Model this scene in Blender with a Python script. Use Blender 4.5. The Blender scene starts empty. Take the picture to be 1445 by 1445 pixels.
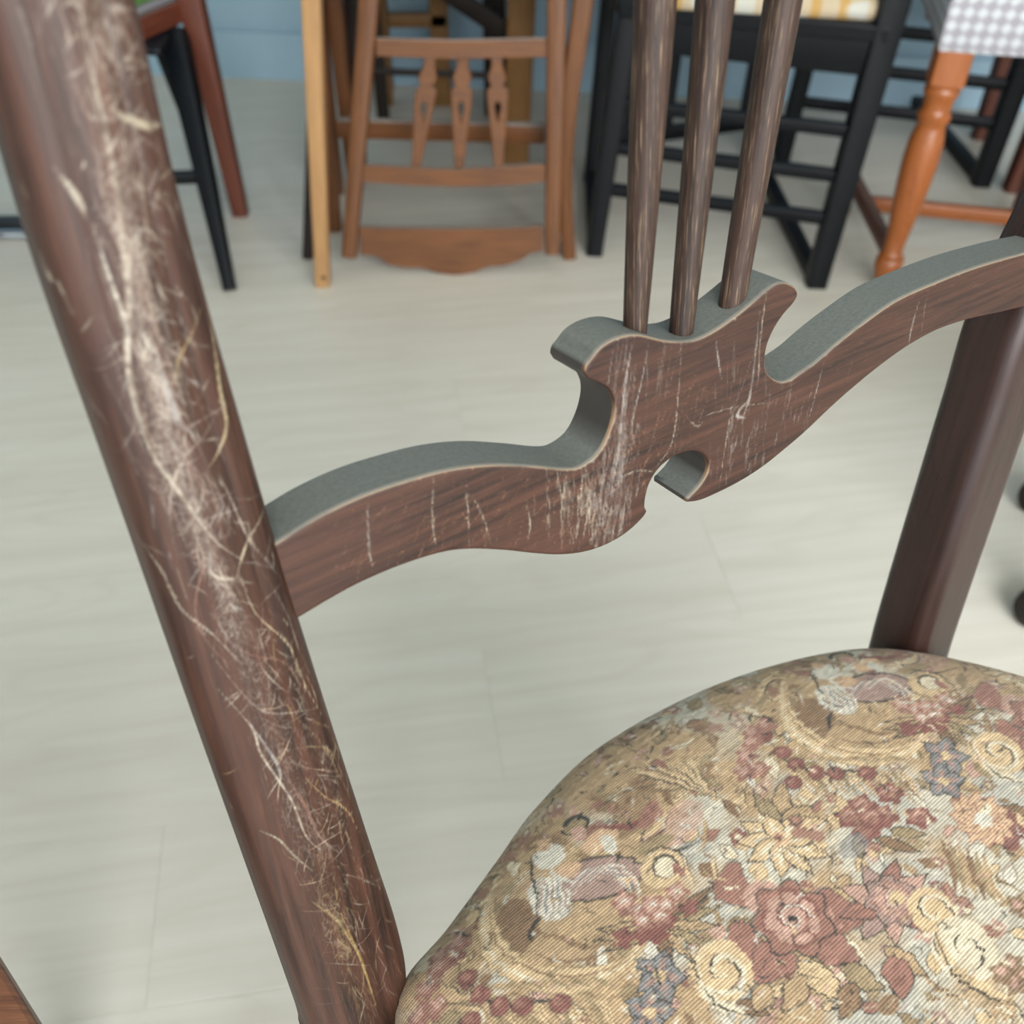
import bpy, bmesh, math, random
import numpy as np
from mathutils import Vector, Matrix
from mathutils.geometry import delaunay_2d_cdt, tessellate_polygon

R = math.radians
scene = bpy.context.scene
col = scene.collection
random.seed(7)
rng = np.random.default_rng(7)

# ------------------------------------------------------------------ camera
FPX, PITCH, CAM_H = 1449.0, R(43.2), 0.97
cam_d = bpy.data.cameras.new('camera')
cam = bpy.data.objects.new('camera', cam_d)
col.objects.link(cam)
cam.location = (0, 0, CAM_H)
cam.rotation_euler = (R(90) - PITCH, 0, 0)
cam_d.sensor_width = 36.0
cam_d.lens = 36.0 * FPX / 1445.0
cam_d.clip_start = 0.02
cam_d.dof.use_dof = True
cam_d.dof.focus_distance = 0.49
cam_d.dof.aperture_fstop = 8.5
scene.camera = cam

# ------------------------------------------------------------------ world, light, exposure
def lin(c, a=1.0):
    f = lambda x: x / 12.92 if x <= 0.04045 else ((x + 0.055) / 1.055) ** 2.4
    return tuple(f(x / 255.0) for x in c) + (a,)

world = bpy.data.worlds.new('daylight')
scene.world = world
world.use_nodes = True
bg = world.node_tree.nodes['Background']
bg.inputs['Color'].default_value = (0.80, 0.92, 1.0, 1)
bg.inputs['Strength'].default_value = 2.35

def area_light(name, loc, target, size, energy, color):
    d = bpy.data.lights.new(name, 'AREA')
    d.shape = 'RECTANGLE'
    d.size, d.size_y = size
    d.energy = energy
    d.color = color
    o = bpy.data.objects.new(name, d)
    col.objects.link(o)
    o.location = loc
    o.rotation_euler = (Vector(target) - Vector(loc)).to_track_quat('-Z', 'Y').to_euler()
    return o

# the shop window behind and to the right of the photographer
area_light('shop_window_daylight', (1.15, -2.05, 1.7), (0.25, 0.9, 0.2), (2.4, 1.8), 188, (0.98, 0.985, 0.96))

scene.view_settings.view_transform = 'Standard'
scene.view_settings.look = 'None'
scene.view_settings.exposure = -0.08
scene.view_settings.gamma = 1.0
scene.view_settings.use_curve_mapping = False

# ------------------------------------------------------------------ survey helpers (photo measurements -> metres)
_c, _s = math.cos(PITCH), math.sin(PITCH)
def ray(u, v):
    x = (u - 722.5) / FPX; y = -(v - 722.5) / FPX
    return np.array([x, _c + y * _s, -_s + y * _c])
def atz(u, v, z=0.0):
    d = ray(u, v); t = (z - CAM_H) / d[2]
    return Vector((d[0] * t, d[1] * t, z))
def aty(u, v, Y, k=0.0):
    """point on the upright plane y = Y + k*z"""
    d = ray(u, v); t = (Y + k * CAM_H) / (d[1] - k * d[2])
    return Vector((d[0] * t, d[1] * t, CAM_H + d[2] * t))

# ------------------------------------------------------------------ object helpers
def tag(o, label=None, cat=None, group=None, kind=None):
    if label: o['label'] = label
    if cat: o['category'] = cat
    if group: o['group'] = group
    if kind: o['kind'] = kind
    return o
def thing(name, label, cat, loc, group=None):
    o = bpy.data.objects.new(name, None)
    o.empty_display_size = 0.05
    col.objects.link(o)
    o.location = loc
    return tag(o, label, cat, group)

def rrect(w, t, r, k=4, dense=None):
    """rounded rectangle section, counter-clockwise, starts at the back (+y) middle; -y is the front"""
    r = min(r, w / 2 - 1e-5, t / 2 - 1e-5)
    pts = [(0.0, t / 2)]
    def corner(cx, cy, a0):
        for i in range(k + 1):
            a = a0 + (math.pi / 2) * i / k
            pts.append((cx + r * math.cos(a), cy + r * math.sin(a)))
    corner(-(w / 2 - r), t / 2 - r, math.pi / 2)
    corner(-(w / 2 - r), -(t / 2 - r), math.pi)
    if dense:
        n = max(1, int((w - 2 * r) / dense))
        for i in range(1, n):
            pts.append((-(w / 2 - r) + (w - 2 * r) * i / n, -t / 2))
    corner(w / 2 - r, -(t / 2 - r), 1.5 * math.pi)
    corner(w / 2 - r, t / 2 - r, 0)
    pts.append((0.0, t / 2))
    return pts

class MB:
    def __init__(self):
        self.v, self.f, self.uv = [], [], []
    def vert(self, p, uv=(0, 0)):
        self.v.append(tuple(p)); self.uv.append(tuple(uv)); return len(self.v) - 1
    def sweep(self, path, sections, front=Vector((0, -1, 0)), caps=True, u0=None):
        """sections: list of closed (x, y) loops, one per path point; -y of a section looks along `front`"""
        path = [Vector(p) for p in path]
        rings = []
        L = 0.0 if u0 is None else u0
        off = random.uniform(0, 20)
        for i, p in enumerate(path):
            a = path[max(0, i - 1)]; b = path[min(len(path) - 1, i + 1)]
            t = (b - a).normalized()
            y = -(Vector(front) - t * t.dot(front)).normalized()
            x = y.cross(t).normalized()
            if i: L += (p - path[i - 1]).length
            sec = sections[i]
            per, ring = 0.0, []
            for j, (sx, sy) in enumerate(sec):
                if j: per += math.hypot(sx - sec[j - 1][0], sy - sec[j - 1][1])
                ring.append(self.vert(p + x * sx + y * sy, (L + off, per + off)))
            rings.append(ring)
        for r0, r1 in zip(rings, rings[1:]):
            for j in range(len(r0) - 1):
                self.f.append((r0[j], r0[j + 1], r1[j + 1], r1[j]))
        if caps:
            self.f.append(tuple(reversed(rings[0][:-1]))); self.f.append(tuple(rings[-1][:-1]))
        return self
    def beam(self, p0, p1, w, t, r=0.003, front=(0, -1, 0), w1=None, t1=None, k=2):
        s0 = rrect(w, t, r, k); s1 = rrect(w1 or w, t1 or t, r, k)
        return self.sweep([p0, p1], [s0, s1], Vector(front))
    def tube(self, path, radii, n=16, front=(0, -1, 0)):
        if not hasattr(radii, '__len__'): radii = [radii] * len(path)
        secs = []
        for r in radii:
            secs.append([(r * math.cos(math.pi / 2 + 2 * math.pi * j / n), r * math.sin(math.pi / 2 + 2 * math.pi * j / n)) for j in range(n + 1)])
        return self.sweep(path, secs, Vector(front))
    def prism(self, outline, holes, org, ax, ay, az, depth):
        """outline/holes in 2-D metres on plane (org, ax, ay); extruded by depth along az"""
        loops = [outline] + list(holes)
        flat = [p for l in loops for p in l]
        tris = tessellate_polygon([[Vector((p[0], p[1], 0)) for p in l] for l in loops])
        o = random.uniform(0, 9)
        f = [self.vert(org + ax * p[0] + ay * p[1], (p[0] + o, p[1] + o)) for p in flat]
        b = [self.vert(org + ax * p[0] + ay * p[1] + az * depth, (p[0] + o, p[1] + o)) for p in flat]
        for t in tris:
            self.f.append((f[t[0]], f[t[1]], f[t[2]])); self.f.append((b[t[2]], b[t[1]], b[t[0]]))
        s = 0
        for l in loops:
            n = len(l)
            for i in range(n):
                j = (i + 1) % n
                self.f.append((f[s + i], b[s + i], b[s + j], f[s + j]))
            s += n
        return self
    def box(self, lo, hi):
        c = [Vector((x, y, z)) for z in (lo[2], hi[2]) for y in (lo[1], hi[1]) for x in (lo[0], hi[0])]
        i = [self.vert(p, (p.x + p.z, p.y + p.z)) for p in c]
        for q in ((0, 2, 3, 1), (4, 5, 7, 6), (0, 1, 5, 4), (2, 6, 7, 3), (0, 4, 6, 2), (1, 3, 7, 5)):
            self.f.append(tuple(i[k] for k in q))
        return self
    def build(self, name, m, parent=None, smooth=True, fix=True, bevel=0.0):
        me = bpy.data.meshes.new(name)
        org = Vector(parent.location) if parent else Vector((0, 0, 0))
        pv = [tuple(Vector(p) - org) for p in self.v] if parent else self.v
        me.from_pydata(pv, [], self.f)
        uvl = me.uv_layers.new(name='UVMap')
        idx = np.empty(len(me.loops), dtype=np.int32); me.loops.foreach_get('vertex_index', idx)
        uvl.data.foreach_set('uv', np.array(self.uv, dtype=np.float32)[idx].ravel())
        if fix:
            b = bmesh.new(); b.from_mesh(me); bmesh.ops.recalc_face_normals(b, faces=b.faces); b.to_mesh(me); b.free()
        if smooth:
            me.polygons.foreach_set('use_smooth', [True] * len(me.polygons))
            me.set_sharp_from_angle(angle=R(42))
        me.materials.append(m)
        o = bpy.data.objects.new(name, me)
        col.objects.link(o)
        o.parent = parent
        if bevel:
            bv = o.modifiers.new('bevel', 'BEVEL'); bv.width = bevel; bv.segments = 2; bv.limit_method = 'ANGLE'
        return o

# ------------------------------------------------------------------ materials
def new_mat(name):
    m = bpy.data.materials.new(name); m.use_nodes = True
    nt = m.node_tree
    return m, nt, nt.nodes['Principled BSDF']
def N(nt, t, **kw):
    n = nt.nodes.new(t)
    for k, v in kw.items(): setattr(n, k, v)
    return n
def mixc(nt, fac, a, b):
    n = N(nt, 'ShaderNodeMix', data_type='RGBA')
    for sock, val in ((0, fac), (6, a), (7, b)):
        if hasattr(val, 'is_linked'): nt.links.new(val, n.inputs[sock])
        else: n.inputs[sock].default_value = val
    return n.outputs[2]
def maprange(nt, val, a, b, c=0.0, d=1.0):
    n = N(nt, 'ShaderNodeMapRange')
    nt.links.new(val, n.inputs[0])
    for i, x in enumerate((a, b, c, d)): n.inputs[i + 1].default_value = x
    return n.outputs[0]
def math_n(nt, op, a, b=0.0):
    n = N(nt, 'ShaderNodeMath', operation=op)
    for i, x in enumerate((a, b)):
        if hasattr(x, 'is_linked'): nt.links.new(x, n.inputs[i])
        else: n.inputs[i].default_value = x
    return n.outputs[0]
def noise(nt, coord, scale, detail=4.0, rough=0.6, vec=(1, 1, 1)):
    mp = N(nt, 'ShaderNodeMapping'); mp.inputs['Scale'].default_value = vec
    nt.links.new(coord, mp.inputs[0])
    n = N(nt, 'ShaderNodeTexNoise'); n.inputs['Scale'].default_value = scale
    n.inputs['Detail'].default_value = detail; n.inputs['Roughness'].default_value = rough
    nt.links.new(mp.outputs[0], n.inputs['Vector'])
    return n.outputs[0]
def bump(nt, h, strength, dist, bsdf):
    b = N(nt, 'ShaderNodeBump'); b.inputs['Strength'].default_value = strength; b.inputs['Distance'].default_value = dist
    nt.links.new(h, b.inputs['Height']); nt.links.new(b.outputs[0], bsdf.inputs['Normal'])

def wood(name, dark, mid, light, rough=0.45, dust=0.0, dustcol=(128, 128, 120), marks=False, grain=(10, 260), streak=0.55, spec=0.5, finemul=4.5):
    m, nt, bs = new_mat(name)
    uv = N(nt, 'ShaderNodeTexCoord').outputs['UV']
    g = noise(nt, uv, 1.0, 5, 0.6, (grain[0], grain[1], 1))
    big = noise(nt, uv, 1.0, 3, 0.5, (9, 30, 1))
    fine = noise(nt, uv, 1.0, 3, 0.7, (grain[0] * 4, grain[1] * finemul, 1))
    c1 = mixc(nt, maprange(nt, g, 0.35, 0.68), lin(dark), lin(mid))
    c2 = mixc(nt, math_n(nt, 'MULTIPLY', maprange(nt, big, 0.4, 0.75), 0.75), c1, lin(mid))
    c3 = mixc(nt, math_n(nt, 'MULTIPLY', maprange(nt, fine, 0.55, 0.78), streak), c2, lin(light))
    out = c3
    rg = maprange(nt, big, 0.2, 0.8, rough - 0.08, rough + 0.1)
    if marks:
        at = N(nt, 'ShaderNodeAttribute', attribute_name='mark')
        out = mixc(nt, at.outputs['Alpha'], out, at.outputs['Color'])
    if dust:
        ge = N(nt, 'ShaderNodeNewGeometry')
        sp = N(nt, 'ShaderNodeSeparateXYZ'); nt.links.new(ge.outputs['Normal'], sp.inputs[0])
        dn = noise(nt, uv, 1.0, 6, 0.8, (420, 420, 1))
        amt = math_n(nt, 'MULTIPLY', maprange(nt, sp.outputs[2], 0.45, 0.85), maprange(nt, dn, 0.3, 0.62, 0.55, 1.0))
        amt = math_n(nt, 'MULTIPLY', amt, dust)
        out = mixc(nt, amt, out, lin(dustcol))
        rg = math_n(nt, 'ADD', rg, math_n(nt, 'MULTIPLY', amt, 0.4))
    nt.links.new(out, bs.inputs['Base Color'])
    nt.links.new(rg, bs.inputs['Roughness'])
    bs.inputs['Specular IOR Level'].default_value = spec
    bump(nt, fine, 0.25, 0.0006, bs)
    return m

def paint(name, c, c2=None, rough=0.5, scale=30.0, metallic=0.0):
    m, nt, bs = new_mat(name)
    co = N(nt, 'ShaderNodeTexCoord').outputs['Object']
    n = noise(nt, co, scale, 4)
    nt.links.new(mixc(nt, maprange(nt, n, 0.3, 0.7), lin(c), lin(c2 or tuple(int(x * 0.9) for x in c))), bs.inputs['Base Color'])
    bs.inputs['Roughness'].default_value = rough; bs.inputs['Metallic'].default_value = metallic
    return m

M_chair = wood('worn_dark_mahogany', (26, 15, 12), (66, 40, 30), (96, 70, 54), 0.48, dust=0.85, dustcol=(122, 125, 120), marks=True, grain=(12, 240), streak=0.3, spec=0.32)
M_spindle = wood('weathered_spindle_wood', (20, 13, 11), (60, 42, 34), (146, 122, 96), 0.55, grain=(9, 760), streak=0.8, spec=0.28, finemul=1.7)
M_post = wood('polished_dark_mahogany', (30, 18, 16), (50, 31, 27), (84, 64, 58), 0.30, grain=(10, 240), streak=0.2, marks=True, spec=0.38)
M_brown = wood('dusty_brown_wood', (80, 47, 25), (116, 73, 41), (142, 102, 66), 0.5, dust=0.8, dustcol=(178, 176, 172), streak=0.3, spec=0.3)
M_redbrown = wood('red_brown_wood', (72, 34, 22), (102, 50, 32), (124, 72, 48), 0.45, dust=0.3, streak=0.3)
M_tan = wood('tan_wood', (146, 108, 70), (176, 134, 88), (194, 158, 114), 0.5, streak=0.4)
M_ochre = wood('ochre_wood', (108, 74, 34), (136, 95, 46), (152, 114, 64), 0.5, streak=0.3)
M_orange = wood('orange_varnished_wood', (122, 62, 22), (152, 84, 34), (170, 108, 54), 0.28, streak=0.25, spec=0.6)
M_dark = wood('dark_brown_wood', (24, 17, 15), (40, 29, 25), (60, 46, 40), 0.5, dust=0.2, streak=0.3, spec=0.3)
M_black = wood('black_painted_wood', (5, 7, 10), (9, 12, 17), (20, 25, 32), 0.40, dust=0.10, dustcol=(70, 82, 98), streak=0.2, spec=0.22)
M_stool = wood('chipped_brown_wood', (84, 50, 34), (118, 76, 52), (150, 104, 72), 0.5, streak=0.5)
M_green = paint('green_seat_cloth', (62, 98, 42), (84, 120, 58), 0.9, 200)
M_piping = paint('grey_seat_piping', (140, 138, 142), (116, 114, 120), 0.8, 200)
M_steel = paint('chromed_steel', (200, 206, 214), (180, 188, 198), 0.18, 20, 1.0)
M_blackplastic = paint('black_plastic', (18, 19, 22), (28, 30, 34), 0.45, 40)

# ------------------------------------------------------------------ setting: floor of planks, back wall
ROOM = R(8.6)
rx, ry = Vector((math.cos(ROOM), math.sin(ROOM), 0)), Vector((-math.sin(ROOM), math.cos(ROOM), 0))

def floor_material():
    m, nt, bs = new_mat('pale_oak_laminate')
    co = N(nt, 'ShaderNodeTexCoord').outputs['Object']
    inf = N(nt, 'ShaderNodeObjectInfo')
    mul = N(nt, 'ShaderNodeVectorMath', operation='SCALE'); mul.inputs[0].default_value = (13.0, 7.0, 3.0)
    nt.links.new(inf.outputs['Random'], mul.inputs['Scale'])
    add = N(nt, 'ShaderNodeVectorMath', operation='ADD'); nt.links.new(co, add.inputs[0]); nt.links.new(mul.outputs[0], add.inputs[1])
    p = add.outputs[0]
    # cathedral grain: warped rings across the plank
    big = noise(nt, p, 1.0, 2, 0.45, (1.6, 9.0, 1))
    wv = math_n(nt, 'FRACT', math_n(nt, 'MULTIPLY', big, 9.0))
    tri = math_n(nt, 'ABSOLUTE', math_n(nt, 'SUBTRACT', math_n(nt, 'MULTIPLY', wv, 2.0), 1.0))
    fine = noise(nt, p, 1.0, 5, 0.65, (7, 170, 1))
    band = noise(nt, p, 1.0, 3, 0.5, (2.2, 42, 1))
    c = mixc(nt, maprange(nt, band, 0.3, 0.7), lin((202, 196, 184)), lin((212, 207, 196)))
    c = mixc(nt, math_n(nt, 'MULTIPLY', maprange(nt, tri, 0.6, 1.0), 0.22), c, lin((186, 176, 160)))
    c = mixc(nt, math_n(nt, 'MULTIPLY', maprange(nt, fine, 0.5, 0.75), 0.25), c, lin((188, 180, 166)))
    tint = mixc(nt, math_n(nt, 'MULTIPLY', inf.outputs['Random'], 0.35), c, lin((204, 199, 189)))
    nt.links.new(tint, bs.inputs['Base Color'])
    bs.inputs['Roughness'].default_value = 0.42
    bs.inputs['Specular IOR Level'].default_value = 0.4
    bump(nt, fine, 0.12, 0.0004, bs)
    return m
M_floor = floor_material()
M_sub = paint('floor_joint_gap', (120, 112, 100), (108, 100, 90), 0.9)  # subfloor's own dull tan, seen in the plank joints

sub = MB()
def rp(x, y, z): return rx * x + ry * y + Vector((0, 0, z))
q = [sub.vert(rp(x, y, z)) for z in (-0.03, -0.0022) for (x, y) in ((-2.6, -2.4), (2.65, -2.4), (2.65, 3.4), (-2.6, 3.4))]
for f in ((3, 2, 1, 0), (4, 5, 6, 7), (0, 1, 5, 4), (1, 2, 6, 5), (2, 3, 7, 6), (3, 0, 4, 7)): sub.f.append(tuple(q[i] for i in f))
floor = sub.build('floor', M_sub, smooth=False)
tag(floor, 'pale oak laminate plank floor of the shop', kind='structure')
PW, PL = 0.187, 1.22
pm = MB()
for (dx, dy, z) in ((0.0001, 0.0001, -0.0022), (0.0001, 0.0001, -0.0003), (0.0007, 0.0007, 0.0)):
    for (sx, sy) in ((-1, -1), (1, -1), (1, 1), (-1, 1)):
        pm.vert((sx * (PL / 2 - dx), sy * (PW / 2 - dy), z))
pm.f = [(8, 9, 10, 11), (3, 2, 1, 0)]
for r in (0, 4):
    for i in range(4):
        j = (i + 1) % 4; pm.f.append((r + i, r + j, r + 4 + j, r + 4 + i))
plank0 = pm.build('plank', M_floor, smooth=False)
plank_mesh = plank0.data
joint = {0: -0.275, 1: 0.083, 2: 0.408, 3: -0.21, 4: 0.11, 5: 0.47, 6: -0.36, 7: 0.02, 8: 0.36, -1: 0.30, -2: -0.10, -3: 0.22}
first = True
for k in range(-15, 15):
    j0 = joint.get(k, ((k * 0.377) % 1.0) * PL - 0.6)
    yc = 0.418 + PW * (k + 0.5)
    for i in (-3, -2, -1, 0, 1, 2):
        xc = j0 + PL * (i + 0.5)
        if abs(xc) > 2.3: continue
        o = plank0 if first else bpy.data.objects.new('plank', plank_mesh)
        if not first: col.objects.link(o)
        first = False
        o.parent = floor
        o.location = rp(xc, yc, 0); o.rotation_euler = (0, 0, ROOM)

M_wall = paint('pale_blue_white_wall_paint', (158, 186, 204), (150, 180, 198), 0.6, 6)
M_base = paint('white_blue_baseboard_paint', (164, 192, 210), (156, 186, 204), 0.45, 8)
wl, wr = atz(320, 107), atz(1040, 137)
wd = (wr - wl).normalized(); wn = Vector((wd.y, -wd.x, 0))
wl2, wr2 = wl - wd * 2.2, wr + wd * 2.2
w = MB()
for p in (wl2, wr2, wr2 - wn * 0.12, wl2 - wn * 0.12): w.vert(p + Vector((0, 0, -0.02)))
for p in (wl2, wr2, wr2 - wn * 0.12, wl2 - wn * 0.12): w.vert(p + Vector((0, 0, 2.6)))
w.f = [(0, 1, 5, 4), (1, 2, 6, 5), (2, 3, 7, 6), (3, 0, 4, 7), (4, 5, 6, 7), (3, 2, 1, 0)]
tag(w.build('wall_back', M_wall, smooth=False), 'pale blue white painted wall behind the stored chairs', kind='structure')
b = MB(); b.sweep([wl2 + Vector((0, 0, 0)), wr2], [[(0, 0.0), (0.104, 0.0), (0.112, -0.008), (0.112, -0.013), (0, -0.013), (0, 0.0)]] * 2, wn)
bo = b.build('baseboard_back', M_base, smooth=False)
bz = min(v.co.z for v in bo.data.vertices); 
if bz < -0.05:
    for v in bo.data.vertices: v.co.z = -v.co.z
tag(bo, 'pale baseboard along the foot of the back wall', kind='structure')

M_plain = paint('off_white_wall_paint', (196, 196, 190), (190, 190, 184), 0.8, 4)
def slab(name, a, b_, z0, z1, th_, label):
    d_ = (b_ - a).normalized(); n_ = Vector((d_.y, -d_.x, 0)) * th_
    m_ = MB()
    for z in (z0, z1):
        for p in (a, b_, b_ + n_, a + n_): m_.vert((p.x, p.y, z))
    m_.f = [(0, 1, 5, 4), (1, 2, 6, 5), (2, 3, 7, 6), (3, 0, 4, 7), (4, 5, 6, 7), (3, 2, 1, 0)]
    return tag(m_.build(name, M_plain, smooth=False), label, kind='structure')
slab('wall_left', rp(-2.5, -2.4, 0), rp(-2.5, 3.3, 0), -0.02, 2.6, -0.1, 'plain side wall of the shop, left')
slab('wall_right', rp(2.55, -2.4, 0), rp(2.55, 3.3, 0), -0.02, 2.6, 0.1, 'plain side wall of the shop, right')
m_ = MB()
for z in (2.6, 2.7):
    for (x, y) in ((-2.6, -2.4), (2.65, -2.4), (2.65, 3.4), (-2.6, 3.4)): m_.vert(rp(x, y, z))
m_.f = [(3, 2, 1, 0), (4, 5, 6, 7), (0, 1, 5, 4), (1, 2, 6, 5), (2, 3, 7, 6), (3, 0, 4, 7)]
tag(m_.build('ceiling', M_plain, smooth=False), 'plain off-white ceiling of the shop', kind='structure')

# ------------------------------------------------------------------ raster painter for flat marks and woven print
class Canvas:
    def __init__(s, x0, x1, y0, y1, px, base=(0, 0, 0, 0)):
        s.x0, s.y0, s.px = x0, y0, px
        s.w, s.h = int((x1 - x0) / px) + 1, int((y1 - y0) / px) + 1
        s.im = np.zeros((s.h, s.w, 4), np.float32); s.im[:] = base
    def _win(s, xa, xb, ya, yb):
        i0 = max(0, int((xa - s.x0) / s.px)); i1 = min(s.w, int((xb - s.x0) / s.px) + 2)
        j0 = max(0, int((ya - s.y0) / s.px)); j1 = min(s.h, int((yb - s.y0) / s.px) + 2)
        if i1 <= i0 or j1 <= j0: return None
        X, Y = np.meshgrid(s.x0 + np.arange(i0, i1) * s.px, s.y0 + np.arange(j0, j1) * s.px)
        return i0, i1, j0, j1, X, Y
    def _lay(s, wnd, cov, colr):
        i0, i1, j0, j1 = wnd[:4]
        t = s.im[j0:j1, i0:i1]
        a = cov[..., None]
        c = np.array(lin(colr)[:3], np.float32)
        A = t[..., 3:4]
        na = a + A * (1 - a)
        t[..., :3] = np.where(na > 1e-6, (c * a + t[..., :3] * A * (1 - a)) / np.maximum(na, 1e-6), t[..., :3])
        t[..., 3:4] = na
    def stroke(s, pts, wid, colr, alpha=1.0, taper=True, rough=0.0):
        n = len(pts) - 1
        for i in range(n):
            (xa, ya), (xb, yb) = pts[i], pts[i + 1]
            f = lambda t: wid * (1.0 if not taper else max(0.3, min(1.0, 3.0 * t, 3.0 * (1 - t))))
            w0, w1 = f(i / n), f((i + 1) / n)
            m = max(w0, w1) + s.px * 2
            wn_ = s._win(min(xa, xb) - m, max(xa, xb) + m, min(ya, yb) - m, max(ya, yb) + m)
            if wn_ is None: continue
            X, Y = wn_[4], wn_[5]
            dx, dy = xb - xa, yb - ya; L2 = dx * dx + dy * dy + 1e-12
            t = np.clip(((X - xa) * dx + (Y - ya) * dy) / L2, 0, 1)
            d = np.hypot(X - xa - t * dx, Y - ya - t * dy)
            cov = np.clip(((w0 + (w1 - w0) * t) / 2 - d) / s.px + 0.5, 0, 1) * alpha
            if rough: cov = cov * (1 - rough * rng.random(cov.shape))
            s._lay(wn_, cov.astype(np.float32), colr)
    def ell(s, x, y, rx_, ry_, ang, colr, alpha=1.0, lobes=0, amp=0.0, ph=0.0):
        m = max(rx_, ry_) * 1.3 + s.px * 2
        wn_ = s._win(x - m, x + m, y - m, y + m)
        if wn_ is None: return
        X, Y = wn_[4] - x, wn_[5] - y
        ca, sa = math.cos(ang), math.sin(ang)
        p, q_ = (X * ca + Y * sa) / rx_, (-X * sa + Y * ca) / ry_
        rr = np.hypot(p, q_)
        lim = 1.0 + (amp * np.cos(lobes * np.arctan2(q_, p) + ph) if lobes else 0.0)
        cov = np.clip((lim - rr) * min(rx_, ry_) / s.px + 0.5, 0, 1) * alpha
        s._lay(wn_, cov.astype(np.float32), colr)
    def leaf(s, x, y, L, W, ang, colr, outline=None, vein=None, ow=0.0008):
        n = 10
        for pas in (0, 1):
            if pas == 0 and outline is None: continue
            g = ow if pas == 0 else 0.0
            cc = outline if pas == 0 else colr
            m = L + W
            wn_ = s._win(x - m, x + m, y - m, y + m)
            if wn_ is None: return
            X, Y = wn_[4] - x, wn_[5] - y
            ca, sa = math.cos(ang), math.sin(ang)
            p, q_ = X * ca + Y * sa, -X * sa + Y * ca
            t = np.clip(p / L, 0, 1)
            half = W * np.sin(np.pi * t ** 0.8) + g
            cov = np.clip((half - np.abs(q_)) / s.px, 0, 1) * ((p > -g) & (p < L + g))
            s._lay(wn_, cov.astype(np.float32), cc)
        if vein:
            s.stroke([(x, y), (x + L * 0.85 * math.cos(ang), y + L * 0.85 * math.sin(ang))], 0.0007, vein, 0.8)
    def sample(s, X, Y):
        i = np.clip((X - s.x0) / s.px, 0, s.w - 1.001); j = np.clip((Y - s.y0) / s.px, 0, s.h - 1.001)
        i0 = i.astype(int); j0 = j.astype(int); fi = (i - i0)[:, None]; fj = (j - j0)[:, None]
        im = s.im
        return (im[j0, i0] * (1 - fi) + im[j0, i0 + 1] * fi) * (1 - fj) + (im[j0 + 1, i0] * (1 - fi) + im[j0 + 1, i0 + 1] * fi) * fj

def catmull(pts, n=8, closed=False):
    P = [np.array(p, float) for p in pts]; out = []
    m = len(P)
    for i in range(m if closed else m - 1):
        if closed: a, b_, c, d = P[(i - 1) % m], P[i], P[(i + 1) % m], P[(i + 2) % m]
        else: a, b_, c, d = P[max(0, i - 1)], P[i], P[i + 1], P[min(m - 1, i + 2)]
        for k in range(n):
            t = k / n
            out.append(0.5 * ((2 * b_) + (-a + c) * t + (2 * a - 5 * b_ + 4 * c - d) * t * t + (-a + 3 * b_ - 3 * c + d) * t ** 3))
    if not closed: out.append(P[-1])
    return out

# ------------------------------------------------------------------ THE CHAIR in the foreground
# back plane: through A at seat height, along U (left to right), leaning back by LEAN
SEAT_Z = 0.45
YAW, LEAN = R(33), 0.18
A = atz(490, 1420, SEAT_Z)
U = Vector((math.cos(YAW), math.sin(YAW), 0)); NB = Vector((-U.y, U.x, 0))
D = (NB * LEAN + Vector((0, 0, 1))).normalized()
FN = U.cross(D)            # looks to the front (towards the seat)
if FN.dot(NB) > 0: FN = -FN
BK = -FN
def pl(u, v, back=0.0):
    """photo measurement -> (a, d) on the chair-back plane set back by `back`"""
    r_ = Vector(ray(u, v)); o = Vector((0, 0, CAM_H)); a0 = A + BK * back
    t = (a0 - o).dot(FN) / r_.dot(FN)
    q_ = o + r_ * t - a0
    return (q_.dot(U), q_.dot(D))
def P3(a, d, back=0.0): return A + U * a + D * d + BK * back
MMPX = 0.00027             # metres covered by one photo pixel at the chair back

chair = thing('carved_back_chair', 'dark scratched wooden chair with wavy carved back rail and floral tapestry seat', 'chair',
              (0.10, 0.32, 0.0))

# --- painted-on wear of the back (scratches, bare wood), laid out on the back plane
cv = Canvas(-0.10, 0.52, -0.06, 0.55, 0.0004)
PALE, PALE2, YEL, PINK, GREY = (158, 148, 132), (136, 123, 112), (134, 116, 82), (106, 76, 64), (134, 127, 121)
def sc(pts, wpx, colr=PALE, alpha=0.9, smooth=True, rough=0.25):
    P = [pl(*p) for p in pts]
    if smooth and len(P) > 2: P = [tuple(x) for x in catmull(P, 5)]
    cv.stroke(P, max(wpx * MMPX * 0.8, 0.0004), colr, alpha * 0.85, True, rough)
# wide hazy rubbed band down the left stile
band = catmull([(95, -40), (130, 60), (150, 170), (168, 290), (188, 410), (205, 520), (232, 610), (262, 700), (292, 780), (325, 870), (362, 960), (395, 1050), (425, 1140), (448, 1220), (470, 1300), (498, 1390), (510, 1440)], 10)
def band_at(v):
    return float(np.interp(v, [p[1] for p in band], [p[0] for p in band]))
for i in range(1500):
    v = random.uniform(-30, 1440)
    spread = np.interp(v, [0, 300, 600, 800, 1000, 1150, 1300, 1440], [38, 34, 30, 26, 40, 46, 28, 18])
    x = band_at(v) + random.gauss(0, spread * 0.5)
    L = random.uniform(8, 34); an = math.atan2(1.0, 0.33) + random.gauss(0, 0.35)
    c_ = random.choice([PALE2, GREY, GREY, (160, 140, 130), PINK])
    if v > 1180: c_ = random.choice([YEL, PALE2, (168, 140, 92)])
    sc([(x, v), (x + L * math.cos(an), v + L * math.sin(an))], random.uniform(1.5, 5) * (1.5 if v < 350 else 1.0), c_, random.uniform(0.12, 0.34), False, 0.5)
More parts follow.
